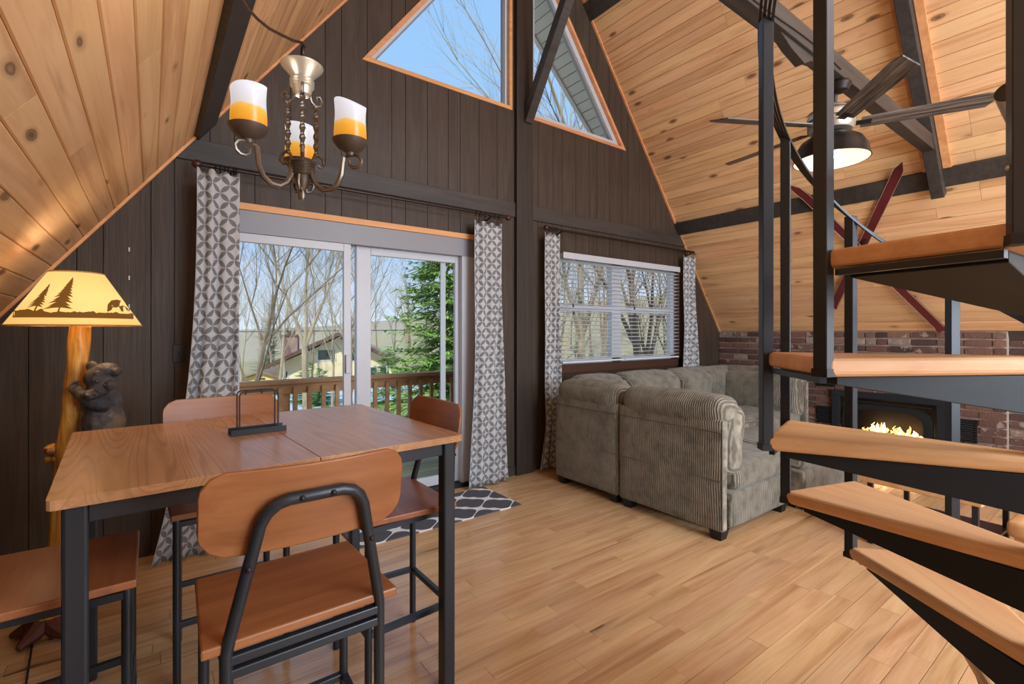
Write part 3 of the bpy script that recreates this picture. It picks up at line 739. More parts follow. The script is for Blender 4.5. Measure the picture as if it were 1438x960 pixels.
rod(3.14,5.78,2.40,3.62,'dark curtain rod above the white blinds',[3.12+.035*i for i in range(5)][1:]+[5.43+.045*i for i in range(6)])
# ---- blinds (two side by side)
for (x0,x1,lb) in ((3.385,4.345,'white horizontal blind over the left half of the window'),(4.355,5.385,'white horizontal blind over the right half of the window')):
    t=empty('window_blind',((x0+x1)/2,3.70,2.19),0,lb,'blind','white slatted blinds'); w=(x1-x0)/2
    bx('headrail',(-w,-.035,-.035),(w,.012,.0),M['slat'],t,.003); bx('valance',(-w-.004,-.046,-.06),(w+.004,-.036,.004),M['vinyl'],t,.002)
    z=-.085; k=0
    me=None
    while z>-1.11:
        if me is None:
            mb=MB(); mb.add([(-w,-.023,-.004),(-w,0,.0015),(-w,.023,-.004),(w,-.023,-.004),(w,0,.0015),(w,.023,-.004),(-w,-.023,-.0065),(-w,0,-.001),(-w,.023,-.0065),(w,-.023,-.0065),(w,0,-.001),(w,.023,-.0065)],[(0,3,4,1),(1,4,5,2),(6,7,10,9),(7,8,11,10),(0,6,9,3),(2,5,11,8),(0,1,7,6),(1,2,8,7),(3,9,10,4),(4,10,11,5)])
            o=mb.build('slat',M['slat'],t); me=o.data
        else: o=bpy.data.objects.new('slat',me); COL.objects.link(o); o.parent=t
        o.location=(0,-.012,z); o.rotation_euler=(math.radians(-7),0,0); z-=.0435
    bx('bottom_rail',(-w,-.032,-1.14),(w,.012,-1.122),M['slat'],t,.003)
    for s in (-.8,0,.8): 
        MB().tube([(s*w,-.036,-.06),(s*w,-.036,-1.13)],.0012,4).build('ladder_cord',M['slat'],t)
    for q,zz in ((-.72,-.52),(-.70,-.6)):
        MB().tube([(q*w,-.045,-.06),(q*w,-.045,zz)],.001,4).build('pull_cord',M['slat'],t); MB().lathe([(.003,0),(.007,-.01),(.009,-.03),(.004,-.04)],(q*w,-.045,zz),8).build('tassel',M['plastic'],t)
# ---- sectional sofa
SB=.065
def feet(t,pts):
    for x,y in pts:
        mb=MB(); mb.add([(x-.035,y-.035,0),(x+.035,y-.035,0),(x+.035,y+.035,0),(x-.035,y+.035,0),(x-.05,y-.05,SB+.01),(x+.05,y-.05,SB+.01),(x+.05,y+.05,SB+.01),(x-.05,y+.05,SB+.01)],[(0,3,2,1),(4,5,6,7),(0,1,5,4),(1,2,6,5),(2,3,7,6),(3,0,4,7)])
        mb.build('foot',M['blackmatt'],t,bevel=.004)
def backmodule(name,x,y0,y1,depth,label,grp,seed,face=1,seatmat='cordy',top=.93,pil=True):
    """seat module whose back stands at x and faces +X; runs y0..y1"""
    t=empty(name,(x,(y0+y1)/2,0),0,label,'sofa',grp); hy=(y1-y0)/2-.004
    # upholstered back shell with seams
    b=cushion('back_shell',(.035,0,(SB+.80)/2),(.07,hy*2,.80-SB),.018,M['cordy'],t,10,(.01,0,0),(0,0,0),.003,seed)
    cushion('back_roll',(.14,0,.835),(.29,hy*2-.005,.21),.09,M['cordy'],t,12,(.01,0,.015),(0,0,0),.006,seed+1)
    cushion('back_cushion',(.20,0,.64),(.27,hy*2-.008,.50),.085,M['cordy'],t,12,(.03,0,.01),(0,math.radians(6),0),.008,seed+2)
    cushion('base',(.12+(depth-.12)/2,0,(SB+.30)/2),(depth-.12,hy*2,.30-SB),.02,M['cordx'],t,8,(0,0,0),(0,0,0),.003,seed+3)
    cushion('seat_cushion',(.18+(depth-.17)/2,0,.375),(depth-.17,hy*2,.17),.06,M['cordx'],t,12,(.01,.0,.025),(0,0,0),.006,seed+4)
    for z,mat in ((.72,M['cord_plain']),(.40,M['cord_plain'])):
        MB().tube([(-.004,-hy+.01,z),(-.004,hy-.01,z)],.004,5).build('seam_piping',mat,t)
    MB().tube([(.004,-hy+.004,SB+.02),(.004,-hy+.004,.74)],.005,5).build('corner_piping',M['cord_plain'],t)
    feet(t,[(.06,-hy+.06),(.06,hy-.06),(depth-.07,-hy+.06),(depth-.07,hy-.06)])
    return t
SG='sections of the corduroy sectional sofa'
backmodule('sofa_section',2.975,1.70,2.575,.97,'grey-brown corduroy sofa section nearest the camera, seen from behind',SG,1)
backmodule('sofa_section',2.975,2.59,3.33,.92,'corduroy sofa section behind the nearest one, beside the slim curtain',SG,11)
# run along the window wall (backs to +Y)
def wallmodule(x0,x1,y,depth,label,seed,ang_=-90):
    t=backmodule('sofa_section',0,-(x1-x0)/2,(x1-x0)/2,depth,label,SG,seed); t.location=((x0+x1)/2,y,0); t.rotation_euler=(0,0,math.radians(ang_)); return t
c3=wallmodule(3.30,3.90,3.54,.90,'corner sofa section under the left half of the blinds',21)
wallmodule(3.92,4.78,3.54,.92,'middle sofa section with plump back under the blinds',31)
wallmodule(4.80,5.42,3.54,.92,'sofa section with plump back left of the far corner',41)
c=wallmodule(2.42,3.50,0,.90,'sofa section along the brick wall, facing the dining table',51,180); c.location=(6.12,2.98,0)
bx_=empty('sofa_section',(5.78,3.30,0),0,'far corner wedge of the sectional by the right curtain','sofa',SG)
cushion('base',(0,0,.19),(.66,.46,.25),.03,M['cordx'],bx_,8,seed=61); cushion('seat_cushion',(-.04,-.03,.37),(.62,.44,.17),.06,M['cordx'],bx_,10,(0,0,.02),seed=62)
cushion('back_cushion',(-.02,.10,.70),(.62,.2,.46),.08,M['cordx'],bx_,12,(0,.03,.02),(0,0,math.radians(-18)),.01,63); feet(bx_,[(.2,.1),(-.2,.1),(-.2,-.15)])
# ottoman beside the near section
ot=empty('ottoman',(4.40,2.02,0),0,'corduroy ottoman beyond the near sofa section, behind the stair posts','ottoman')
cushion('base',(0,0,.19),(.80,.80,.25),.02,M['cordx'],ot,8,seed=71); cushion('top_cushion',(0,0,.375),(.80,.80,.16),.06,M['cordx'],ot,12,(0,0,.03),seed=72)
feet(ot,[(-.33,-.33),(.33,-.33),(.33,.33),(-.33,.33)])
# ---- coffee table
ct=empty('coffee_table',(4.04,.86,0),math.radians(-4),'low coffee table with thick light wood top and dark lower shelf','table')
cush=bx('tabletop',(-.33,-.29,.40),(.33,.29,.45),M['tread'],ct,.006); bx('shelf',(-.31,-.27,.13),(.31,.27,.15),plain('plum_brown_board',(62,46,58),.35),ct,.003)
for sx in (-1,1):
    for sy in (-1,1): bx('leg',(sx*.295-.014,sy*.255-.014,0),(sx*.295+.014,sy*.255+.014,.40),M['black'],ct,.002)
# second low table just right of it
c2=empty('side_table',(4.10,.30,0),math.radians(-4),'light wood block table right of the coffee table, mostly hidden by the stair','table')
cushion('tabletop',(0,0,.27),(.5,.42,.10),.03,M['tread'],c2,8,wr=0); 
for sx in (-1,1):
    for sy in (-1,1): bx('leg',(sx*.2-.02,sy*.16-.02,0),(sx*.2+.02,sy*.16+.02,.235),M['tread'],c2,.003)
# ================================================================ FIREPLACE
fp=empty('fireplace_insert',(XR,1.79,0),0,'black cast fireplace insert with arched glass door and burning fire','fireplace')
def fbx(nm,y0,y1,z0,z1,x0,x1,mat,par=fp,bev=.004): return bx(nm,(x0,y0-1.79,z0),(x1,y1-1.79,z1),mat,par,bev)
fbx('surround',1.28,1.36,.03,.70,-.05,.03,M['black']); fbx('surround',2.22,2.30,.03,.70,-.05,.03,M['black']); 
fbx('surround_top',1.28,1.80,.63,.71,-.055,.03,M['black']); fbx('surround_top',1.80,2.30,.635,.705,-.055,.03,M['black'])
fbx('firebox',1.36,2.22,.03,.64,.28,.30,M['blackmatt']); fbx('firebox',1.34,1.38,.03,.64,.02,.3,M['blackmatt']); fbx('firebox',2.20,2.24,.03,.64,.02,.3,M['blackmatt']); fbx('hearth_floor',1.36,2.22,.03,.10,-.02,.3,M['blackmatt']); fbx('firebox_roof',1.36,2.22,.62,.64,.0,.3,M['blackmatt'])
fbx('louver',1.40,2.18,.585,.60,-.04,.01,M['charcoal'])
# arched door frame
def arch(w,h0,h1,n=14):
    pts=[(-w,h0)]; 
    for k in range(n+1):
        a=PI*k/n; pts.append((-w*math.copysign(abs(math.cos(a))**.55,math.cos(a)),h1-.13+.13*math.sin(a)**.8))
    pts.append((w,h0)); return pts
A_,B_=arch(.40,.08,.575),arch(.325,.14,.52); mb=MB(); n_=len(A_)
for i in range(n_):
    j=(i+1)%n_; mb.prism([A_[i],A_[j],B_[j],B_[i]],lambda u,v,t:(t,u,v),-.045,-.005)
mb.build('door_frame',M['charcoal'],fp)
mb=MB(); mb.prism(B_,lambda u,v,t:(t,u,v),-.028,-.024); 
_n=NT('fire_glass'); _tr=_n.n('ShaderNodeBsdfTransparent'); _gl=_n.n('ShaderNodeBsdfGlossy'); _gl.inputs['Roughness'].default_value=.1; _mx=_n.n('ShaderNodeMixShader'); _mx.inputs[0].default_value=.08
_n.l(_tr.outputs[0],_mx.inputs[1]); _n.l(_gl.outputs[0],_mx.inputs[2]); _n.l(_mx.outputs[0],_n.out.inputs[0]); mb.build('door_glass',_n.m,fp)
rr_=random.Random(5)
for k in range(7):
    y=rr_.uniform(-.2,.2); x=rr_.uniform(.08,.18); a=rr_.uniform(-.6,.6); L=rr_.uniform(.14,.24)
    MB().tube([(x,y-L/2*math.cos(a),.18+rr_.uniform(0,.08)),(x+.02,y+L/2*math.cos(a),.2+.1*abs(a))],.02,7).build('log',M['barkd'],fp,smooth=True)
for k in range(46):
    y=rr_.uniform(-.25,.25); x=rr_.uniform(.04,.2); h=rr_.uniform(.04,.13)*(1.25-abs(y)*3); z=.2+rr_.uniform(0,.06)
    if h<.03: h=.03
    s1=rr_.uniform(-.03,.03)
    MB().tube([(x,y,z),(x,y+s1,z+h*.4),(x,y+s1*2.2,z+h*.75),(x,y+s1*1.3,z+h)],[.010,.013,.007,.001],6).build('flame',M['flamew'] if k%3==0 else M['flame'],fp,smooth=True)
light('POINT','fire_glow',(XR+.05,1.79,.25),1.2,(1,.55,.25),radius=.08)
for (y0,y1,z0,z1,lb) in ((2.285,2.459,.30,.495,'black louvred vent in the brick left of the fireplace, lower one'),(2.285,2.459,.735,.85,'small black louvred vent high on the brick, above the other left one'),(1.062,1.225,.30,.52,'black louvred vent in the brick right of the fireplace')):
    v=empty('wall_vent',(XR-.02,(y0+y1)/2,(z0+z1)/2),0,lb,'vent','black louvred vents beside the fireplace'); hw,hh=(y1-y0)/2,(z1-z0)/2
    for a,b,c,d_ in ((-hw,-hw+.012,-hh,hh),(hw-.012,hw,-hh,hh),(-hw,hw,-hh,-hh+.012),(-hw,hw,hh-.012,hh)): bx('frame',(-.012,a,c),(.01,b,d_),M['blackmatt'],v)
    bx('back_plate',(.004,-hw,-hh),(.01,hw,hh),M['plastic'],v)
    z=-hh+.022
    while z<hh-.015:
        o=bx('slat',(-.010,-hw+.01,z-.004),(.004,hw-.01,z+.004),M['black'],v); o.rotation_euler=(0,math.radians(28),0); z+=.0215
ms=bx('mantel_shelf',(XR-.10,1.13,1.075),(XR+.03,2.12,1.095),M['charcoal'],None,.003); tag(ms,'thin dark mantel shelf across the bricks above the fireplace','shelf')
# ================================================================ SPIRAL STAIR
SF=1.08; SCX,SCY,SR=1.438*SF,.137*SF,.5*SF; T0=6.216; TD=.543
def SP(k,R=SR): a=T0+TD*k; return (SCX+R*math.cos(a),SCY+R*math.sin(a))
def SZ(k): return .2136+.216*k
ss=empty('spiral_staircase',(SCX,SCY,0),0,'open spiral staircase with beech treads on black steel brackets and square posts','staircase')
def rel(p): return (p[0]-SCX,p[1]-SCY)
MB().lathe([(.03,0),(.03,3.3)],(0,0,0),20).build('centre_column',M['black'],ss,smooth=True)
def offs(poly,d):
    c=Vector((sum(p[0] for p in poly)/len(poly),sum(p[1] for p in poly)/len(poly))); return [tuple(c+(Vector(p)-c)*(1-d)) for p in poly]
for k in range(0,8):
    zt=SZ(k)+.033
    P1,P0=SP(k,SR-.002),SP(k-1,SR-.002)
    a1,a0=T0+TD*k,T0+TD*(k-1)
    # inner end: straight sides run tangent to the column
    def inner(a,s): return (.034*math.cos(a+s*1.1),.034*math.sin(a+s*1.1))
    poly=[rel(P1),rel(P0),inner(a0,-1),inner(a1,1)]
    # noses overhang a little beyond the radial lines
    u1=Vector(rel(P1)); u0=Vector(rel(P0)); ch=(u1-u0).normalized()
    n1=ch*.012
    poly=[tuple(u1+n1),tuple(u0-n1),poly[2],poly[3]]
    mb=MB(); mb.prism(poly,lambda u,v,t:(u,v,t),0,.038)
    ctr=Vector(((poly[0][0]+poly[1][0])/2*.6,(poly[0][1]+poly[1][1])/2*.6,0))
    am=(a1+a0)/2
    # local X radial so the grain runs along the tread
    Rm=Matrix.Translation(ctr)@Matrix.Rotation(am,4,'Z'); Ri=Rm.inverted()
    mb.v=[tuple(Ri@Vector(v)) for v in mb.v]
    o=mb.build('tread',M['tread'],ss,bevel=.012,seg=3); o.matrix_basis=Matrix.Translation((0,0,zt-.038))@Rm
    # tapering steel bracket (open tray) beneath
    e1=u1+ch*-.018; e0=u0+ch*.018
    q=[e1*.93,e0*.93,Vector(inner(a0,-1)),Vector(inner(a1,1))]
    dp=[.018,.018,.092,.092]; zb=zt-.0385
    vs=[(p.x,p.y,zb) for p in q]+[(p.x,p.y,zb-d) for p,d in zip(q,dp)]
    MB().add(vs,[(0,1,2,3),(7,6,5,4),(0,4,5,1),(1,5,6,2),(2,6,7,3),(3,7,4,0)]).build('bracket',M['charcoal'],ss,bevel=.002)
    tip=(e1+e0)/2
    MB().tube([(e1.x*.985,e1.y*.985,zb-.008),(e0.x*.985,e0.y*.985,zb-.008)],.009,4).build('edge_angle',M['black'],ss)
HR=1.09
for k in range(0,8):
    x,y=rel(SP(k)); a=T0+TD*k
    top=min(SZ(k)+HR+ (0.02),3.4)
    Rm=Matrix.Translation((x,y,0))@Matrix.Rotation(a+.35,4,'Z')
    o=MB().box((-.0135,-.0135,SZ(k)),(.0135,.0135,top)).build('baluster',M['black'],ss,bevel=.0015,seg=1); o.matrix_basis=Rm
    bb=MB().box((-.0155,-.0155,SZ(k)-.004),(.0155,.0155,SZ(k)+.012)).build('clamp',M['blackmatt'],ss); bb.matrix_basis=Rm
    if k in (2,6,5): 
        b=MB().ball((0,-.014,SZ(k)+.11),.004,8,5).build('bolt_head',M['pewterl'],ss); b.matrix_basis=Rm
# helical handrail of four steel flats
for j in range(4):
    pts=[]
    for i in range(0,71):
        k=i/10.0; x,y=rel(SP(k,SR-.014+j*.0095)); pts.append((x,y,SZ(k)+HR+.004+j*.0075))
    MB().tube(pts,.0048,4,up=(0,0,1)).build('handrail_strip',M['black'],ss)
hr=MB(); 
hr.tube([(1.52,.055,2.10),(1.36,.2,2.07)][::-1],.028,16); 
# short round rail end by the stair head
h_=Vector((1.424,.186,.497)); p0=Vector((0,0,1.38))+h_*.95; h2=Vector((1.466,.14,.33)); p1=Vector((0,0,1.38))+h2*1.08
hr=MB().tube([p0,p1,p1+(p1-p0)*2],.025,16).build('rail_end',M['pewterl'],None,smooth=True); tag(hr,'pale round rail end at the right edge, level with the fan blades','rail')
hr.name='stair_rail'; _c=MB(); d_=(p1-p0).normalized(); _c.tube([p0-d_*.002,p0+d_*.0005],.0245,16); _c.build('end_cap',M['darkbrz'],hr)
# ================================================================ CEILING FAN
fc=Vector((3.31,1.20,2.62))
fn=empty('ceiling_fan',tuple(fc),0,'five-blade dark ceiling fan with a lit metal dome hanging from the collar beam','ceiling fan')
MB().lathe([(.0,.252),(.065,.25),(.07,.235),(.05,.20),(.02,.19)],(0,-.04,0),20).build('canopy',M['darkbrz'],fn,smooth=True)
MB().lathe([(.014,.21),(.014,.10)],(0,-.02,0),12).build('downrod',M['darkbrz'],fn,smooth=True)
MB().lathe([(.0,.13),(.06,.125),(.115,.09),(.125,.06),(.125,-.01),(.11,-.03),(0,-.035)],(0,0,0),28).build('motor_housing',M['pewterl'],fn,smooth=True)
for z in (.075,.03): MB().lathe([(.127,z),(.128,z+.006)],(0,0,0),28,caps=False).build('trim_ring',M['darkbrz'],fn)
for adeg in (151,-66,224,80,6):
    a=math.radians(adeg); mb=MB()
    mb.prism([(.15,-.045),(.70,-.062),(.765,-.045),(.71,.062),(.15,.055)],lambda u,v,t:(u,v,t),-.004,.004)
    b=mb.build('blade',M['blade'],fn,bevel=.0015,seg=1); b.rotation_mode='XYZ'; b.matrix_basis=Matrix.Rotation(a,4,'Z')@Matrix.Rotation(math.radians(-13),4,'X')
    i_=MB().box((.08,-.02,-.006),(.2,.02,.0)).build('blade_iron',M['darkbrz'],fn); i_.matrix_basis=Matrix.Rotation(a,4,'Z')@Matrix.Rotation(math.radians(-13),4,'X')
dome=[(.045,-.03),(.10,-.05),(.16,-.09),(.19,-.14),(.2,-.20)]
MB().lathe([(r,z) for r,z in dome]+[(.203,-.203),(.198,-.203)],(0,0,0),36,caps=False).build('dome_shade',M['darkbrz'],fn,smooth=True)
MB().lathe([(r-.004,z-.004) for r,z in dome[1:]]+[(.197,-.203)],(0,0,0),36,caps=False).build('shade_lining',M['whitepaint'],fn,smooth=True)
MB().lathe([(.0,-.05),(.03,-.06),(.03,-.10),(.042,-.14),(.03,-.185),(0,-.195)],(0,0,0),16).build('bulb',M['bulb'],fn,smooth=True)
light('POINT','fan_light',(3.31,1.20,2.36),2,(1,.85,.66),radius=.06)
# ================================================================ SKIS on the right slope
def slope_pt(p,lift): return Vector(p)+Vector((-math.sin(ang),0,-math.cos(ang)))*lift
for (a,b,lf,lb) in (((5.269,1.336,2.894),(6.197,2.224,1.662),.03,'maroon wooden ski leaning to the right on the pine slope, tip beside the beam'),((5.245,2.248,2.927),(6.383,1.303,1.416),.055,'maroon wooden ski crossing beneath the other, tip toward the window wall')):
    A=slope_pt(a,lf); B=slope_pt(b,lf); dirv=(B-A).normalized(); nrm=Vector((-math.sin(ang),0,-math.cos(ang))); side_=dirv.cross(nrm).normalized(); L=(B-A).length
    t=empty('ski',tuple((A+B)/2),0,lb,'ski','pair of old skis crossed on the ceiling slope'); vs=[];n_=20
    for i in range(n_+1):
        s=L*i/n_; w=.038+.006*abs(2*i/n_-1); 
        if i==0:w=.004
        if i==1:w=.034
        up=.07*max(0,1-s/.25)**2; th=.008
        c=A+dirv*s+nrm*up
        for (sw,nn) in ((-1,-th/2),(1,-th/2),(1,th/2),(-1,th/2)): vs.append(tuple(c+side_*w*sw+nrm*nn-(A+B)/2))
    fs=[(i*4+j,i*4+(j+1)%4,(i+1)*4+(j+1)%4,(i+1)*4+j) for i in range(n_) for j in range(4)]+[(3,2,1,0),(n_*4,n_*4+1,n_*4+2,n_*4+3)]
    MB().add(vs,fs).build('ski_body',M['ski'],t)
    for sw in (-1,1):
        MB().tube([tuple(A+dirv*s+nrm*(.07*max(0,1-s/.25)**2+.0045)+side_*sw*.038-(A+B)/2) for s in [L*(.05+.93*i/16) for i in range(17)]],.0016,4).build('edge_stripe',M['skie'],t)
    cc=A+dirv*L*.5+nrm*.012-(A+B)/2; mb=MB(); 
    mb.tube([tuple(cc-dirv*.05),tuple(cc+dirv*.07)],.018,6,flat=.5).build('binding',M['darkbrz'],t)
# ================================================================ CHANDELIER
CH=Vector((.389,1.648,0)); ch=empty('chandelier',(CH.x,CH.y,1.80),0,'three-arm pewter chandelier with twisted rods and two-tone candle glass shades','chandelier')
z0=1.80
MB().lathe([(0,0),(.008,.0),(.013,.014),(.009,.03),(.018,.045),(.026,.06),(.03,.075),(.034,.078)],(0,0,0),18).build('finial',M['pewter'],ch,smooth=True)
hub=[]
for i in range(5): z=.078+i*.009; hub+=[(.036,z),(.04,z+.0045),(.036,z+.009)]
MB().lathe([(.0,.076)]+hub+[(.02,.126),(.0,.128)],(0,0,0),24).build('hub',M['pewter'],ch,smooth=True)
MB().lathe([(.006,.12),(.006,.36)],(0,0,0),10).build('stem',M['pewter'],ch,smooth=True)
col_=[]
for i in range(3): z=.36+i*.009; col_+=[(.033,z),(.037,z+.0045),(.033,z+.009)]
MB().lathe([(.0,.335),(.026,.338),(.032,.36)]+col_+[(.03,.39),(.062,.425),(.064,.43),(.058,.431),(.02,.40),(.0,.40)],(0,0,0),30).build('top_dish',M['pewterl'],ch,smooth=True)
def spiral(cx,cz,r0,r1,a0,a1,n=16): return [(cx+(r0+(r1-r0)*i/n)*math.cos(a0+(a1-a0)*i/n),cz+(r0+(r1-r0)*i/n)*math.sin(a0+(a1-a0)*i/n)) for i in range(n+1)]
cups=[Vector((-.768,1.42)),Vector((-.496,1.52)),Vector((-.754,1.72))]
sy_,cy_=math.sin(YAW),math.cos(YAW)
for k,cp in enumerate(cups):
    wx=cp.x*cy_+cp.y*sy_-CH.x; wy=cp.y*cy_-cp.x*sy_-CH.y
    a=math.atan2(wy,wx); Ra=.168
    def pr(r,z): return (r*math.cos(a),r*math.sin(a),z)
    pts=[pr(.03,.10),pr(.038,.07),pr(.052,.045),pr(.075,.028),pr(.10,.028),pr(.125,.045),pr(.138,.075),pr(.142,.11),pr(.145,.128)]
    arm=MB().tube(pts,.0085,8).build('arm',M['pewter'],ch,smooth=True)
    tip=[pr(.145,.128),pr(.16,.132),pr(.185,.132)]+[pr(.185+x_,.112+z_) for x_,z_ in [(.021*math.sin(t_),.020*math.cos(t_)) for t_ in [0,.7,1.4,2.1,2.8,3.5,4.2,4.9]]]
    MB().tube(tip,.0055,7).build('scroll',M['pewter'],ch,smooth=True)
    MB().lathe([(.012,.13),(.014,.14),(.035,.150),(.052,.170),(.055,.178),(.051,.178),(.03,.16),(.0,.158)],(Ra*math.cos(a),Ra*math.sin(a),0),26).build('cup',M['cup'],ch,smooth=True)
    # candle glass with a slanted wavy rim
    vs=[];seg=32;H=12
    for j in range(H+1):
        t=j/H
        for i in range(seg):
            b=2*PI*i/seg; r=.0475*(1+.03*math.sin(t*PI*2.2)); hh=.125+.010*math.cos(b-k*2.1)+.004*math.sin(2*b+k); vs.append((r*math.cos(b),r*math.sin(b),hh*t))
    fs=[(j*seg+i,j*seg+(i+1)%seg,(j+1)*seg+(i+1)%seg,(j+1)*seg+i) for j in range(H) for i in range(seg)]
    g=MB().add(vs,fs).build('candle_shade',M['candle'],ch,smooth=True,auto=False); g.location=(Ra*math.cos(a),Ra*math.sin(a),.168)
    sd=g.modifiers.new('wall','SOLIDIFY'); sd.thickness=.004
    b=MB().lathe([(.0,.0),(.012,.0),(.018,.03),(.015,.06),(0,.075)],(0,0,0),12).build('bulb',M['bulb'],ch,smooth=True); b.location=(Ra*math.cos(a),Ra*math.sin(a),.17)
    light('POINT','chandelier_light',(CH.x+Ra*math.cos(a),CH.y+Ra*math.sin(a),z0+.27),1.2,(1,.84,.64),radius=.04)
    # twisted rod between scroll hooks, halfway between arms
    a2=a+PI/3 
    ce=(.047*math.cos(a2),.047*math.sin(a2)); n_=60; vs=[];fs=[]
    for i in range(n_+1):
        t=i/n_; z=.155+.165*t; tw=t*2*PI*2.6
        for j in range(8):
            b=2*PI*j/8; r=.0068*(1+.42*math.cos(2*(b)))
            vs.append((ce[0]+r*math.cos(b+tw),ce[1]+r*math.sin(b+tw),z))
    fs=[(i*8+j,i*8+(j+1)%8,(i+1)*8+(j+1)%8,(i+1)*8+j) for i in range(n_) for j in range(8)]
    MB().add(vs,fs).build('twisted_rod',M['pewter'],ch,smooth=True)
    def p2_(r,z): return (r*math.cos(a2),r*math.sin(a2),z)
    MB().tube([p2_(.024,.345),p2_(.03,.325),p2_(.045,.315),p2_(.06,.322),p2_(.066,.338),p2_(.058,.350),p2_(.048,.345),p2_(.049,.336)],.005,7).build('hook',M['pewter'],ch,smooth=True)
    MB().tube([p2_(.03,.125),p2_(.04,.15),p2_(.055,.158),p2_(.07,.148),p2_(.074,.13),p2_(.062,.118),p2_(.052,.124)],.005,7).build('hook',M['pewter'],ch,smooth=True)
for q in range(3):
    b=q*2*PI/3; pr3=lambda r,z:(r*math.cos(b),r*math.sin(b),z)
    MB().tube([pr3(.03,.075),pr3(.036,.05),pr3(.026,.03),pr3(.014,.028),pr3(.012,.038)],.0045,6).build('tail_scroll',M['pewter'],ch,smooth=True)
# loop, links and the swagged cord up to the slope
lp=MB()
MB().tube([(.016*math.cos(t_),0,.445+.02*math.sin(t_)) for t_ in [2*PI*i/14 for i in range(14)]],.0035,6,closed=True).build('loop',M['rodm'],ch,smooth=True)
MB().tube([(0,.013*math.cos(t_),.475+.02*math.sin(t_)) for t_ in [2*PI*i/14 for i in range(14)]],.0035,6,closed=True).build('link',M['rodm'],ch,smooth=True)
def scr(px,py,d): r=(px-719)/680*d; return (d*sy_+r*cy_-CH.x, d*cy_-r*sy_-CH.y, 1.38+(465-py)/680*d-1.80)
MB().tube([scr(424,84,1.553),scr(427,74,1.553),scr(430,66,1.55),scr(425,60,1.548),scr(412,57,1.54),scr(395,49,1.53),(scr(378,40,1.52)),scr(362,27,1.51),scr(348,12,1.50),scr(337,-6,1.49),scr(328,-30,1.475),scr(320,-44,1.465)],.0048,8).build('cord',M['cord'],ch,smooth=True)
# ================================================================ BEAR LAMP
LD=2.2; 
def sc3(px,py,d=LD): r=(px-719)/680*d; return Vector((d*sy_+r*cy_, d*cy_-r*sy_, 1.38+(465-py)/680*d))
L0=sc3(70,875); L0.z=0
bl=empty('floor_lamp',tuple(L0),0,'tall log floor lamp with a carved bear and a printed parchment shade','floor lamp')
o_=L0
path=[(66,889,.075),(68,870,.06),(74,835,.052),(78,800,.047),(82,760,.046),(86,720,.047),(89,680,.05),(91,655,.053),(93,635,.056),(97,610,.05),(101,580,.051),(106,540,.05),(109,500,.048),(111,470,.047),(112,456,.047)]
P_=[sc3(a,b)-o_ for a,b,_ in path]; R_=[c*.8 for *_,c in path]
# dense resample
def resample(P,R,n):
    out=[];ro=[]
    for i in range(n+1):
        t=i/n*(len(P)-1); k=min(int(t),len(P)-2); f=t-k; out.append(P[k].lerp(P[k+1],f)); ro.append(R[k]*(1-f)+R[k+1]*f)
    return out,ro
Pd,Rd=resample(P_,R_,70); mb=MB().tube(Pd,Rd,24,up=(1,0,0))
mb.v=[tuple(Vector(v)+noise.noise_vector(Vector((v[0]*26,v[1]*26,v[2]*7)))*.009) for v in mb.v]
for v_ in range(len(mb.v)):
    if mb.v[v_][2]<0: mb.v[v_]=(mb.v[v_][0],mb.v[v_][1],0)
mb.build('log_post',M['log'],bl,smooth=True,auto=False)
for (a,b,r) in ((76,631,.034),(84,642,.026),(70,645,.02),(128,514,.018)):
    k=MB().ball((0,0,0),(r,r*.9,r*.8),12,8); k.v=[tuple(Vector(v)*(1+.35*noise.noise(Vector(v)*60+Vector((a,0,0))))) for v in k.v]; kk=k.build('burl',M['log'],bl,smooth=True); kk.location=sc3(a,b,LD-.02)-o_
mb=MB(); 
for a in range(5): an=a*1.257+.3; mb.tube([P_[0]+Vector((0,0,.07)),P_[0]+Vector((.07*math.cos(an),.07*math.sin(an),.03)),P_[0]+Vector((.13*math.cos(an),.13*math.sin(an),.012))],[.05,.035,.012],8)
rt=mb.build('root_foot',plain('dark_root',(92,48,34),.5,0,.3,14),bl,smooth=True)
# bear: one continuous body grown by voxel remesh
right=Vector((cy_,-sy_,0)); fwd=Vector((sy_,cy_,0)); up_=Vector((0,0,1))
def bp(px,py,dd=0): return sc3(px,py,LD+dd)-o_
bm_=MB()
def ell(c,r,rot=None): bm_.ball(tuple(c),r,14,10,rot)
cam3=Matrix((right,fwd,up_)).transposed()
def E(px,py,dd,rx,ry,rz,tilt=0): ell(bp(px,py,dd),(rx,ry,rz),cam3@Matrix.Rotation(tilt,3,'Y'))
E(146,592,.0,.078,.085,.105); E(143,566,-.005,.076,.075,.075); E(140,625,.01,.08,.085,.075); E(130,655,.0,.075,.075,.07)
E(143,531,-.03,.066,.064,.056,.1); E(150,520,-.03,.05,.05,.036); E(140,546,-.06,.040,.04,.034); E(131,553,-.10,.025,.045,.021,.5); E(126,557,-.13,.016,.022,.014)
E(129,514,-.04,.026,.016,.024); E(163,522,-.045,.028,.014,.020,-.3); E(138,524,-.07,.018,.02,.014); E(155,541,-.06,.02,.022,.024)
def limb(pts,rs): 
    Q,RR=resample([bp(*p) for p in pts],rs,12); bm_.tube(Q,RR,12)
limb([(150,568,-.04),(132,566,-.085),(117,556,-.095),(103,544,-.07)],[.034,.03,.026,.022])
limb([(128,548,.03),(114,545,.05),(98,548,.04)],[.03,.026,.02])
limb([(142,640,-.04),(122,650,-.09),(104,662,-.07),(94,672,-.05)],[.045,.04,.03,.024]); limb([(128,660,.05),(108,668,.06),(92,676,.03)],[.04,.032,.022])
for i in range(5): E(97+i*2.6,546-i*2.6,-.085,.006,.016,.006)
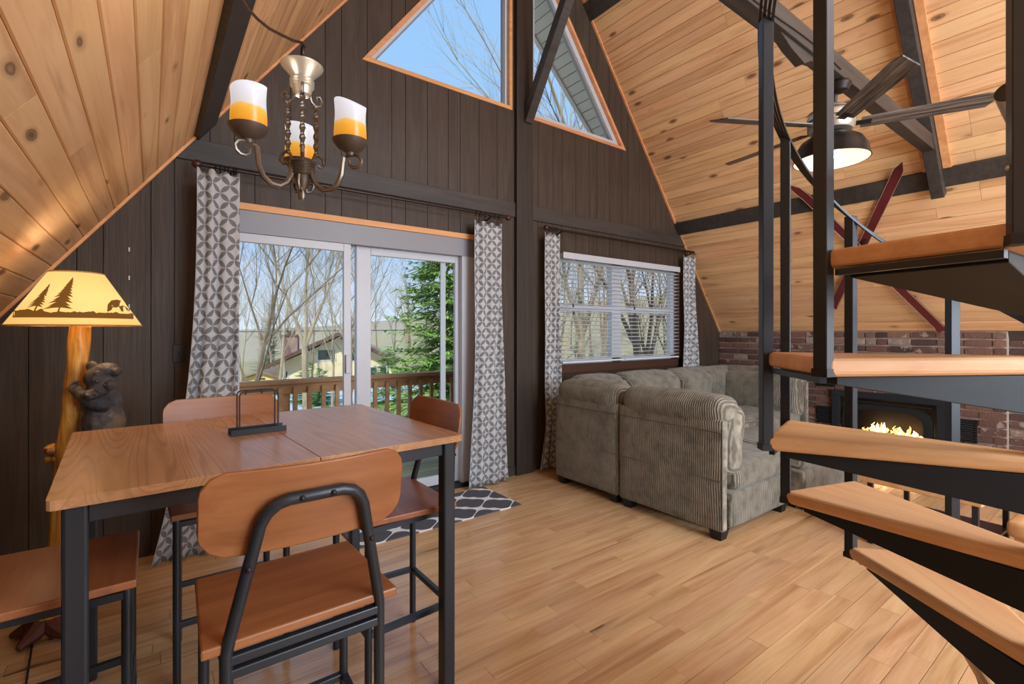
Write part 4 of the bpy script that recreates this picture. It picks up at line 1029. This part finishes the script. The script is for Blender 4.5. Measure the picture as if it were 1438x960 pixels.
for i in range(4): E(90+i*3,670+i*2,-.075,.007,.016,.008)
be=bm_.build('bear_carving',M['bear'],bl,smooth=True,auto=False)
rm=be.modifiers.new('merge','REMESH'); rm.mode='VOXEL'; rm.voxel_size=.0045; rm.use_smooth_shade=True
sm=be.modifiers.new('soften','SMOOTH'); sm.factor=.4; sm.iterations=2
be_n=MB().ball(tuple(bp(124,556,-.152)),(.009,.007,.007),10,6,cam3).build('bear_nose',M['plastic'],be,smooth=True)
for (a,b) in ((136,536),(147,541)): MB().ball(tuple(bp(a,b,-.10)),.006,8,5).build('bear_eye',M['plastic'],be,smooth=True)
# shade
S0=sc3(108,457)-o_; zb_=S0.z; SRb,SRt,SH=.236,.096,.237
sh=MB(); seg=48
sh.lathe([(SRb,0),(SRt,SH)],(0,0,0),seg,caps=False); shd=sh.build('lamp_shade',M['shade'],bl,smooth=True,auto=False); shd.location=S0
sd=shd.modifiers.new('wall','SOLIDIFY'); sd.thickness=.002; sd.offset=-1
for r,z in ((SRb,0),(SRt,SH)): MB().tube([(r*math.cos(t_),r*math.sin(t_),z) for t_ in [2*PI*i/48 for i in range(48)]],.0035,6,closed=True).build('rim',plain('shade_rim',(186,140,84),.6),shd,smooth=True)
# silhouettes: (u across in metres from the axis direction, v height 0..1) wrapped on the cone
def cone(ad,v,off=.0016): r=SRb+(SRt-SRb)*v+off; return (r*math.cos(ad),r*math.sin(ad),SH*v)
a_c=math.atan2(-(S0+o_).y,-(S0+o_).x)    # azimuth towards the room
def az(px,v):     # pixel column at height v -> azimuth on the cone
    lo,hi=a_c-1.45,a_c+1.45
    def pxof(a):
        q=Vector(cone(a,v,0))+S0+o_; f=q.x*sy_+q.y*cy_; return 719+680*(q.x*cy_-q.y*sy_)/f
    sg=1 if pxof(a_c+.3)>pxof(a_c-.3) else -1
    for _ in range(24):
        m_=(lo+hi)/2
        if (pxof(m_)-px)*sg<0: lo=m_
        else: hi=m_
    return (lo+hi)/2
def decal(polys,name):
    mb=MB()
    for poly in polys:
        tri=[]
        # fan from centroid with subdivisions, star-shaped pieces
        cx=sum(p[0] for p in poly)/len(poly); cy=sum(p[1] for p in poly)/len(poly)
        c3=cone(az(cx,cy),cy); vs=[c3]+[cone(az(x,v),v) for x,v in poly]; n=len(poly)
        mb.add(vs,[(0,1+i,1+(i+1)%n) for i in range(n)])
    mb.build(name,M['print'],shd)
def V(y): return (457-y)/73.0
def quads(xs,lo,hi): return [[(xs[i],lo(xs[i])),(xs[i+1],lo(xs[i+1])),(xs[i+1],hi(xs[i+1])),(xs[i],hi(xs[i]))] for i in range(len(xs)-1)]
rn=random.Random(2)
strip=[-78+4.0*i for i in range(0,40)]
def edge(px): return 92*(1-.58*.1)*1.0
g=[]
xs=[18+2.6*i for i in range(66)]
top={};
for i,x in enumerate(xs): top[i]=V(440)+.035*noise.noise(Vector((x*.09,0,0)))+rn.uniform(-.012,.016)+(.03 if x<60 else 0)
for i in range(len(xs)-1):
    g.append([(xs[i],V(447.5)),(xs[i+1],V(447.5)),(xs[i+1],top[i+1]),(xs[i],top[i])])
decal(g,'ground_print')
def tree_print(xc,base,tip,w,lean):
    ps=[]; n=11
    ps.append([(xc-1.2,V(base)),(xc+1.2,V(base)),(xc+1.2+lean*.2,V(base-9)),(xc-1.2+lean*.2,V(base-9))])
    b0=base-5
    for i in range(n):
        t=i/n; y=b0+(tip-b0)*t; y2=b0+(tip-b0)*(t+2.2/n); ww=w*(1-t)*rn.uniform(.82,1.1); cx=xc+lean*t; cx2=xc+lean*min(1,t+2.2/n)
        if y2<tip: y2=tip
        ps.append([(cx-ww,V(y+1)),(cx-ww*.5,V(y-1)),(cx+ww*.5,V(y-2)),(cx+ww,V(y)),(cx2,V(y2))])
    return ps
decal(tree_print(81,441,392,20,22),'large_spruce_print'); decal(tree_print(49,439,402,13,22),'small_spruce_print')
decal([[(150,V(438)),(152,V(438)),(154,V(430)),(168,V(430)),(170,V(437)),(173,V(437)),(172,V(428)),(178,V(431)),(181,V(436)),(182,V(433)),(176,V(424)),(168,V(421)),(164,V(420)),(156,V(422)),(151,V(428))]],'bear_print')
MB().lathe([(.0,0),(.016,0),(.02,.03),(.03,.06),(.02,.09),(0,.1)],tuple(S0+Vector((0,0,.05))),14).build('bulb',M['bulb'],bl,smooth=True)
MB().tube([tuple(P_[-1]),tuple(S0+Vector((0,0,.06)))],.012,8).build('socket',M['rodm'],bl)
lw=S0+o_; light('POINT','floor_lamp_light',(lw.x,lw.y,lw.z+.12),7,(1,.8,.55),radius=.05)
# power cord on the floor
pc=MB().tube([tuple(sc3(60,880)+Vector((-.03,.0,0)))[:2]+(.006,),(-.36,2.3,.006),(-.42,2.1,.006),(-.5,1.95,.006),(-.55,1.7,.006)],.004,6).build('power_cord',M['plastic'],None,smooth=True); tag(pc,'black power cord on the floor at the far left','cord')
# wall bits
for z,i in ((1.873,0),(1.702,1),(1.53,2)):
    w=MB().box((-.108,D-.006,z-.012),(-.102,D,z+.012)).build('wall_tack',M['slat'],None); tag(w,['small white tack mark high on the dark wall above the lamp','small white tack mark on the dark wall, middle of three','small white tack mark on the dark wall, lowest of three'][i],'tack')
for k,(px) in enumerate((181,)): pass
sw=empty('light_switch',(.145,D,1.24),0,'dark switch plate on the wall left of the left curtain','switch')
bx('plate',(-.035,-.007,-.057),(.035,0,.057),M['plastic'],sw,.002); bx('toggle',(-.005,-.018,-.01),(.005,-.006,.012),M['plastic'],sw,.001)
# ================================================================ OUTDOORS
GZ=-3.0
# deck
dk=empty('trim_%d'%tn); dk.name='deck'; tag(dk,'weathered board deck outside the sliding door','deck',kind='structure')
y=D+.16
while y<4.95:
    o=MB().box((-2.6,-.068,-.03),(2.6,.068,0)).build('deck_board',M['deck'],dk); o.location=(1.9,y+.07,-.04); y+=.143
bx('joist_band',(-.8,4.93,-.3),(4.6,4.97,-.045),M['rail'],dk)
rl=empty('deck_railing',(1.9,4.86,0),0,'wooden deck railing with square balusters','railing')
bx('top_rail',(-3.2,-.07,.895),(2.9,.07,.93),M['rail'],rl,.004); bx('side_rail',(-3.2,-.02,.80),(2.9,.02,.895),M['rail'],rl,.002); bx('bottom_rail',(-3.2,-.02,.06),(2.9,.02,.14),M['rail'],rl,.002)
x=-3.0
bal=None
while x<2.8:
    if bal is None: bal=MB().box((-.018,-.018,.10),(.018,.018,.86)).build('baluster',M['rail'],rl); o=bal
    else: o=bal.copy(); COL.objects.link(o)
    o.location=(x,-.038,0); x+=.128
for x in (-3.1,-.9,1.15,2.85): bx('post',(x-.045,.02,-.3),(x+.045,.11,.9),M['rail'],rl,.004)
# ground, road, hills
def grid(name,x0,x1,y0,y1,nx,ny,zf,mat,label):
    vs=[(x0+(x1-x0)*i/nx,y0+(y1-y0)*j/ny,zf(x0+(x1-x0)*i/nx,y0+(y1-y0)*j/ny)) for j in range(ny+1) for i in range(nx+1)]
    fs=[(j*(nx+1)+i,j*(nx+1)+i+1,(j+1)*(nx+1)+i+1,(j+1)*(nx+1)+i) for j in range(ny) for i in range(nx)]
    o=MB().add(vs,fs).build(name,mat,smooth=True,auto=False); tag(o,label,None,None,'structure'); return o
grid('ground',-70,110,D+.3,125,60,40,lambda x,y:GZ+(-.02*max(0,y-25))+.25*noise.noise(Vector((x*.08,y*.08,0)))+max(0,x-16)*.16,M['ground'],'leaf-strewn ground sloping away outside')
grid('hill',-160,200,100,170,40,6,lambda x,y:GZ-3+7.5*math.sin(min(1,(y-100)/60)*PI/2)+2.0*noise.noise(Vector((x*.03,y*.03,3)))+max(0,x-30)*.1,M['hill'],'distant wooded hill beyond the houses')
rd=MB().add([(-30,24,GZ+.3),(60,31,GZ+.3),(60,37,GZ+.28),(-30,31,GZ+.28)],[(0,1,2,3)]).build('road',M['road']); tag(rd,'pale road crossing below the deck',None,None,'structure')
def dirp(px,d,z=GZ): r=(px-719)/680*d; return Vector((d*sy_+r*cy_, d*cy_-r*sy_, z))
# bare trees: recursive boughs
def bare(name,base,h,seed,label,group,mat='bark',r0=.14,fork=None,levels=4,spread=.55,lean=(0,0),cheap=False):
    r=random.Random(seed); mb=MB()
    def grow(p,d,L,rad,lv):
        n=4 if lv==levels else 3; pts=[p]; q=p; dd=d.copy(); kids=[]
        for i in range(n):
            dd=(dd+Vector((r.uniform(-1,1),r.uniform(-1,1),r.uniform(-.3,.6)))*(.1 if lv==levels else .2)).normalized(); q=q+dd*L/n; pts.append(q)
            if lv>0 and (lv<levels or i>=1): kids.append((q.copy(),dd.copy(),i))
        rs=[rad*(1-.62*i/n) for i in range(n+1)]
        mb.tube(pts,rs,(6 if lv==levels else 4 if lv>=2 else 3),caps=False)
        if lv==0: return
        for (kp,kd,i) in kids:
            for _ in range(2 if lv>1 else 2):
                a=r.uniform(0,2*PI); s=spread*r.uniform(.7,1.3); perp=kd.orthogonal().normalized(); perp.rotate(Matrix.Rotation(a,3,kd)); nd=(kd*math.cos(s)+perp*math.sin(s)); nd.z+=.18; nd.normalize()
                grow(kp,nd,L*r.uniform(.42,.62),rad*.42*(1-.1*i),lv-1)
    if fork:
        t=fork; tr_top=base+Vector((0,0,h*t)); mb.tube([base,base+Vector((.03,0,h*t*.5)),tr_top],[r0*1.1,r0,r0*.92],8,caps=False)
        for s in (-1,.35,1.1): grow(tr_top,Vector((s*.30*cy_,-s*.3*sy_,1)).normalized(),h*(1-t)*.62,r0*.6,levels)
    else: grow(base,Vector((lean[0],lean[1],1)).normalized(),h*.72,r0,levels)
    o=mb.build(name,M[mat],smooth=False,origin=tuple(base)); tag(o,label,'tree',group); return o
bare('bare_tree',dirp(428,15,GZ),9.2,4,'forked bare tree in front of the cream house',None,r0=.10,fork=.42)
bare('bare_tree',dirp(350,12.5,GZ),7.6,9,'thick bare tree seen through the left edge of the door glass',None,r0=.095,mat='barkd')
bare('bare_tree',dirp(470,18,GZ),8.6,13,'slim pale bare tree right of the forked one',None,r0=.06)
bare('bare_tree',dirp(502,13,GZ),7.2,21,'bare tree seen beside the central door stile',None,r0=.065)
bare('bare_tree',dirp(392,22,GZ),8.8,35,'slender bare tree between the chimney and the thick trunk',None,r0=.07)
bare('bare_tree',dirp(742,12,GZ),8.4,41,'budding tree whose twigs reach into the right edge of the left gable window',None,r0=.08,levels=4,spread=.32)
bare('bare_tree',dirp(822,11,GZ),11.5,44,'tall tree whose boughs fill the right gable window',None,r0=.12,levels=4,mat='bark')
bare('bare_tree',dirp(905,9,GZ+.5),6.6,47,'thick trunk right of the middle behind the blinds',None,r0=.13,mat='barkd',levels=3)
bare('bare_tree',dirp(932,10,GZ+.5),6.6,51,'trunk at the right edge of the blinds',None,r0=.13,mat='barkd',levels=3)
bare('bare_tree',dirp(826,12,GZ),7.0,53,'leaning pale tree behind the left blind',None,r0=.09,levels=4,lean=(-.2,0))
# far woods: many alike trees, each its own object
protos=[bare('woodland_tree',Vector((0,0,0)),10,100+i,'',None,'bark' if i%2 else 'barkd',r0=.11,levels=3) for i in range(4)]
r=random.Random(77); first=set(); n=0
for i in range(64):
    px=r.uniform(300,1010); d=r.uniform(30,85); 
    p=dirp(px,d,GZ-.02*max(0,d-25)+(0))
    if p.x>16: p.z+=(p.x-16)*.16
    o=protos[i] if i<4 else protos[i%4].copy()
    if i>=4: COL.objects.link(o)
    o.location=p; s=r.uniform(.7,1.15); o.scale=(s,s,s); o.rotation_euler=(0,0,r.uniform(0,6.3))
    tag(o,'one of the slender bare trees in the woods beyond the road','tree','bare woods beyond the road')
# spruces with drooping boughs and needle sprays
def spruce(name,base,h,rad,seed,label,mat='needle',dens=1.0,zlo=.05):
    r=random.Random(seed); t=empty(name,tuple(base),0,label,'tree'); MB().tube([(0,0,0),(0,0,h)],[.03+h*.016,.01],7).build('trunk',M['barkd'],t)
    mb=MB(); z=h*zlo
    while z<h*.98:
        f=(z/h); R=rad*(1-f)**.8+.06; nb=int((9 if f<.8 else 6)*dens)
        for b in range(nb):
            a=r.uniform(0,2*PI); L=R*r.uniform(.75,1.1); dz=r.uniform(-.06,.06); steps=max(3,int(L/.11))
            for s in range(1,steps+1):
                q=s/steps; rr=L*q; zz=z+dz-.28*L*q+.20*L*q*q; c=Vector((rr*math.cos(a),rr*math.sin(a),zz))
                tl=.16*(1.15-q)+.10
                for k in range(8):
                    da=a+r.uniform(-1.25,1.25); v=Vector((math.cos(da),math.sin(da),r.uniform(-.55,.25)))*tl*r.uniform(.7,1.3); w=Vector((-math.sin(da),math.cos(da),r.uniform(-.4,.4)))*.011
                    mb.add([c-w,c+w,c+v*.7+w*1.1,c+v,c+v*.7-w*1.1],[(0,1,2,3,4)])
        z+=.11+.02*h*(1-f)*.5
    o=mb.build('needles',M[mat],t); tag(o,kind='stuff'); return t
spruce('spruce_tree',dirp(622,8.6,GZ),7.0,2.0,3,'big green spruce outside the right door panel',dens=1.3)
spruce('spruce_tree',dirp(545,15,GZ),3.9,1.4,5,'small young spruce left of the big one',dens=.8)
spruce('spruce_tree',dirp(700,12,GZ),5.5,1.6,6,'spruce behind the curtain right of the door',dens=.7)
spruce('spruce_tree',dirp(378,62,GZ-1),9,2.4,8,'distant dark spruce above the cream house roof','needled',.45)
spruce('spruce_tree',dirp(452,27,GZ-.2),2.6,1.5,9,'green evergreen in front of the cream house wall','shrub',.8)
spruce('spruce_tree',dirp(432,27.5,GZ-.2),2.9,1.5,10,'left evergreen before the cream house, beside the trunk','shrub',.7)
# low green shrubs under the right window
# cream house
hc=dirp(476,40,GZ-.25); hs=empty('neighbour_house',tuple(hc),-YAW+.28,'cream chalet with a brown gable roof and brick chimney','house')
wv=4.6; eh=2.0; rh=4.3
mb=MB(); mb.prism([(-wv,0),(wv,0),(wv,eh),(0,rh-.2),(-wv,eh)],lambda u,v,t:(u,t,v),0,9); mb.build('wall',M['siding'],hs)
for s in (-1,1):
    mb=MB(); mb.prism([(0,rh),(s*(wv+.9),eh-.35),(s*(wv+.9),eh-.12),(0,rh+.24)],lambda u,v,t:(u,t,v),-1.0,9.6); mb.build('roof',M['shingle'],hs)
    mb=MB(); mb.prism([(0,rh-.05),(s*(wv+.95),eh-.42),(s*(wv+.95),eh-.1),(0,rh+.28)],lambda u,v,t:(u,t,v),-1.06,-.98); mb.build('fascia',M['fascia'],hs)
for (x0,x1,z0,z1) in ((-1.6,-.3,2.3,3.1),(.9,1.8,2.2,3.0),(1.4,3.0,.7,1.6),(3.3,3.8,.7,1.6),(-4.2,-3.9,.9,1.4)):
    f=bx('window',(x0-.08,-.05,z0-.08),(x1+.08,.0,z1+.08),M['slat'],hs); bx('pane',((x0-x1)/2,-.03,(z0-z1)/2),((x1-x0)/2,-.02,(z1-z0)/2),M['darkglass'],f)
bx('chimney',(-4.6,2.5,0),(-3.5,3.6,4.2),M['redbrick'],hs); bx('chimney_cap',(-4.7,2.4,4.2),(-3.4,3.7,4.35),M['fascia'],hs); bx('chimney_pot',(-4.3,2.8,4.35),(-3.8,3.3,4.6),M['fascia'],hs)
gc=dirp(367,42,GZ-.4); gs=empty('garden_shed',tuple(gc),-YAW+.2,'small yellow gabled shed left of the cream house','shed')
mb=MB(); mb.prism([(-1.9,0),(1.9,0),(1.9,-.1+.6),(0,1.2),(-1.9,.5)],lambda u,v,t:(u,t,v),0,3); mb.build('wall',M['yellow'],gs)
for s in (-1,1):
    mb=MB(); mb.prism([(0,1.25),(s*2.4,.42),(s*2.4,.55),(0,1.4)],lambda u,v,t:(u,t,v),-.4,3.2); mb.build('roof',M['shingle'],gs)
bx('vent',(-.3,-.05,.6),(.3,.0,.75),M['fascia'],gs)
# utility line
ul=MB().tube([tuple(dirp(250,26,1.33)),tuple(dirp(520,24,1.42)),tuple(dirp(760,24,1.52))],.022,5).build('utility_line',M['plastic']); tag(ul,'black utility line strung across the view outside','cable')
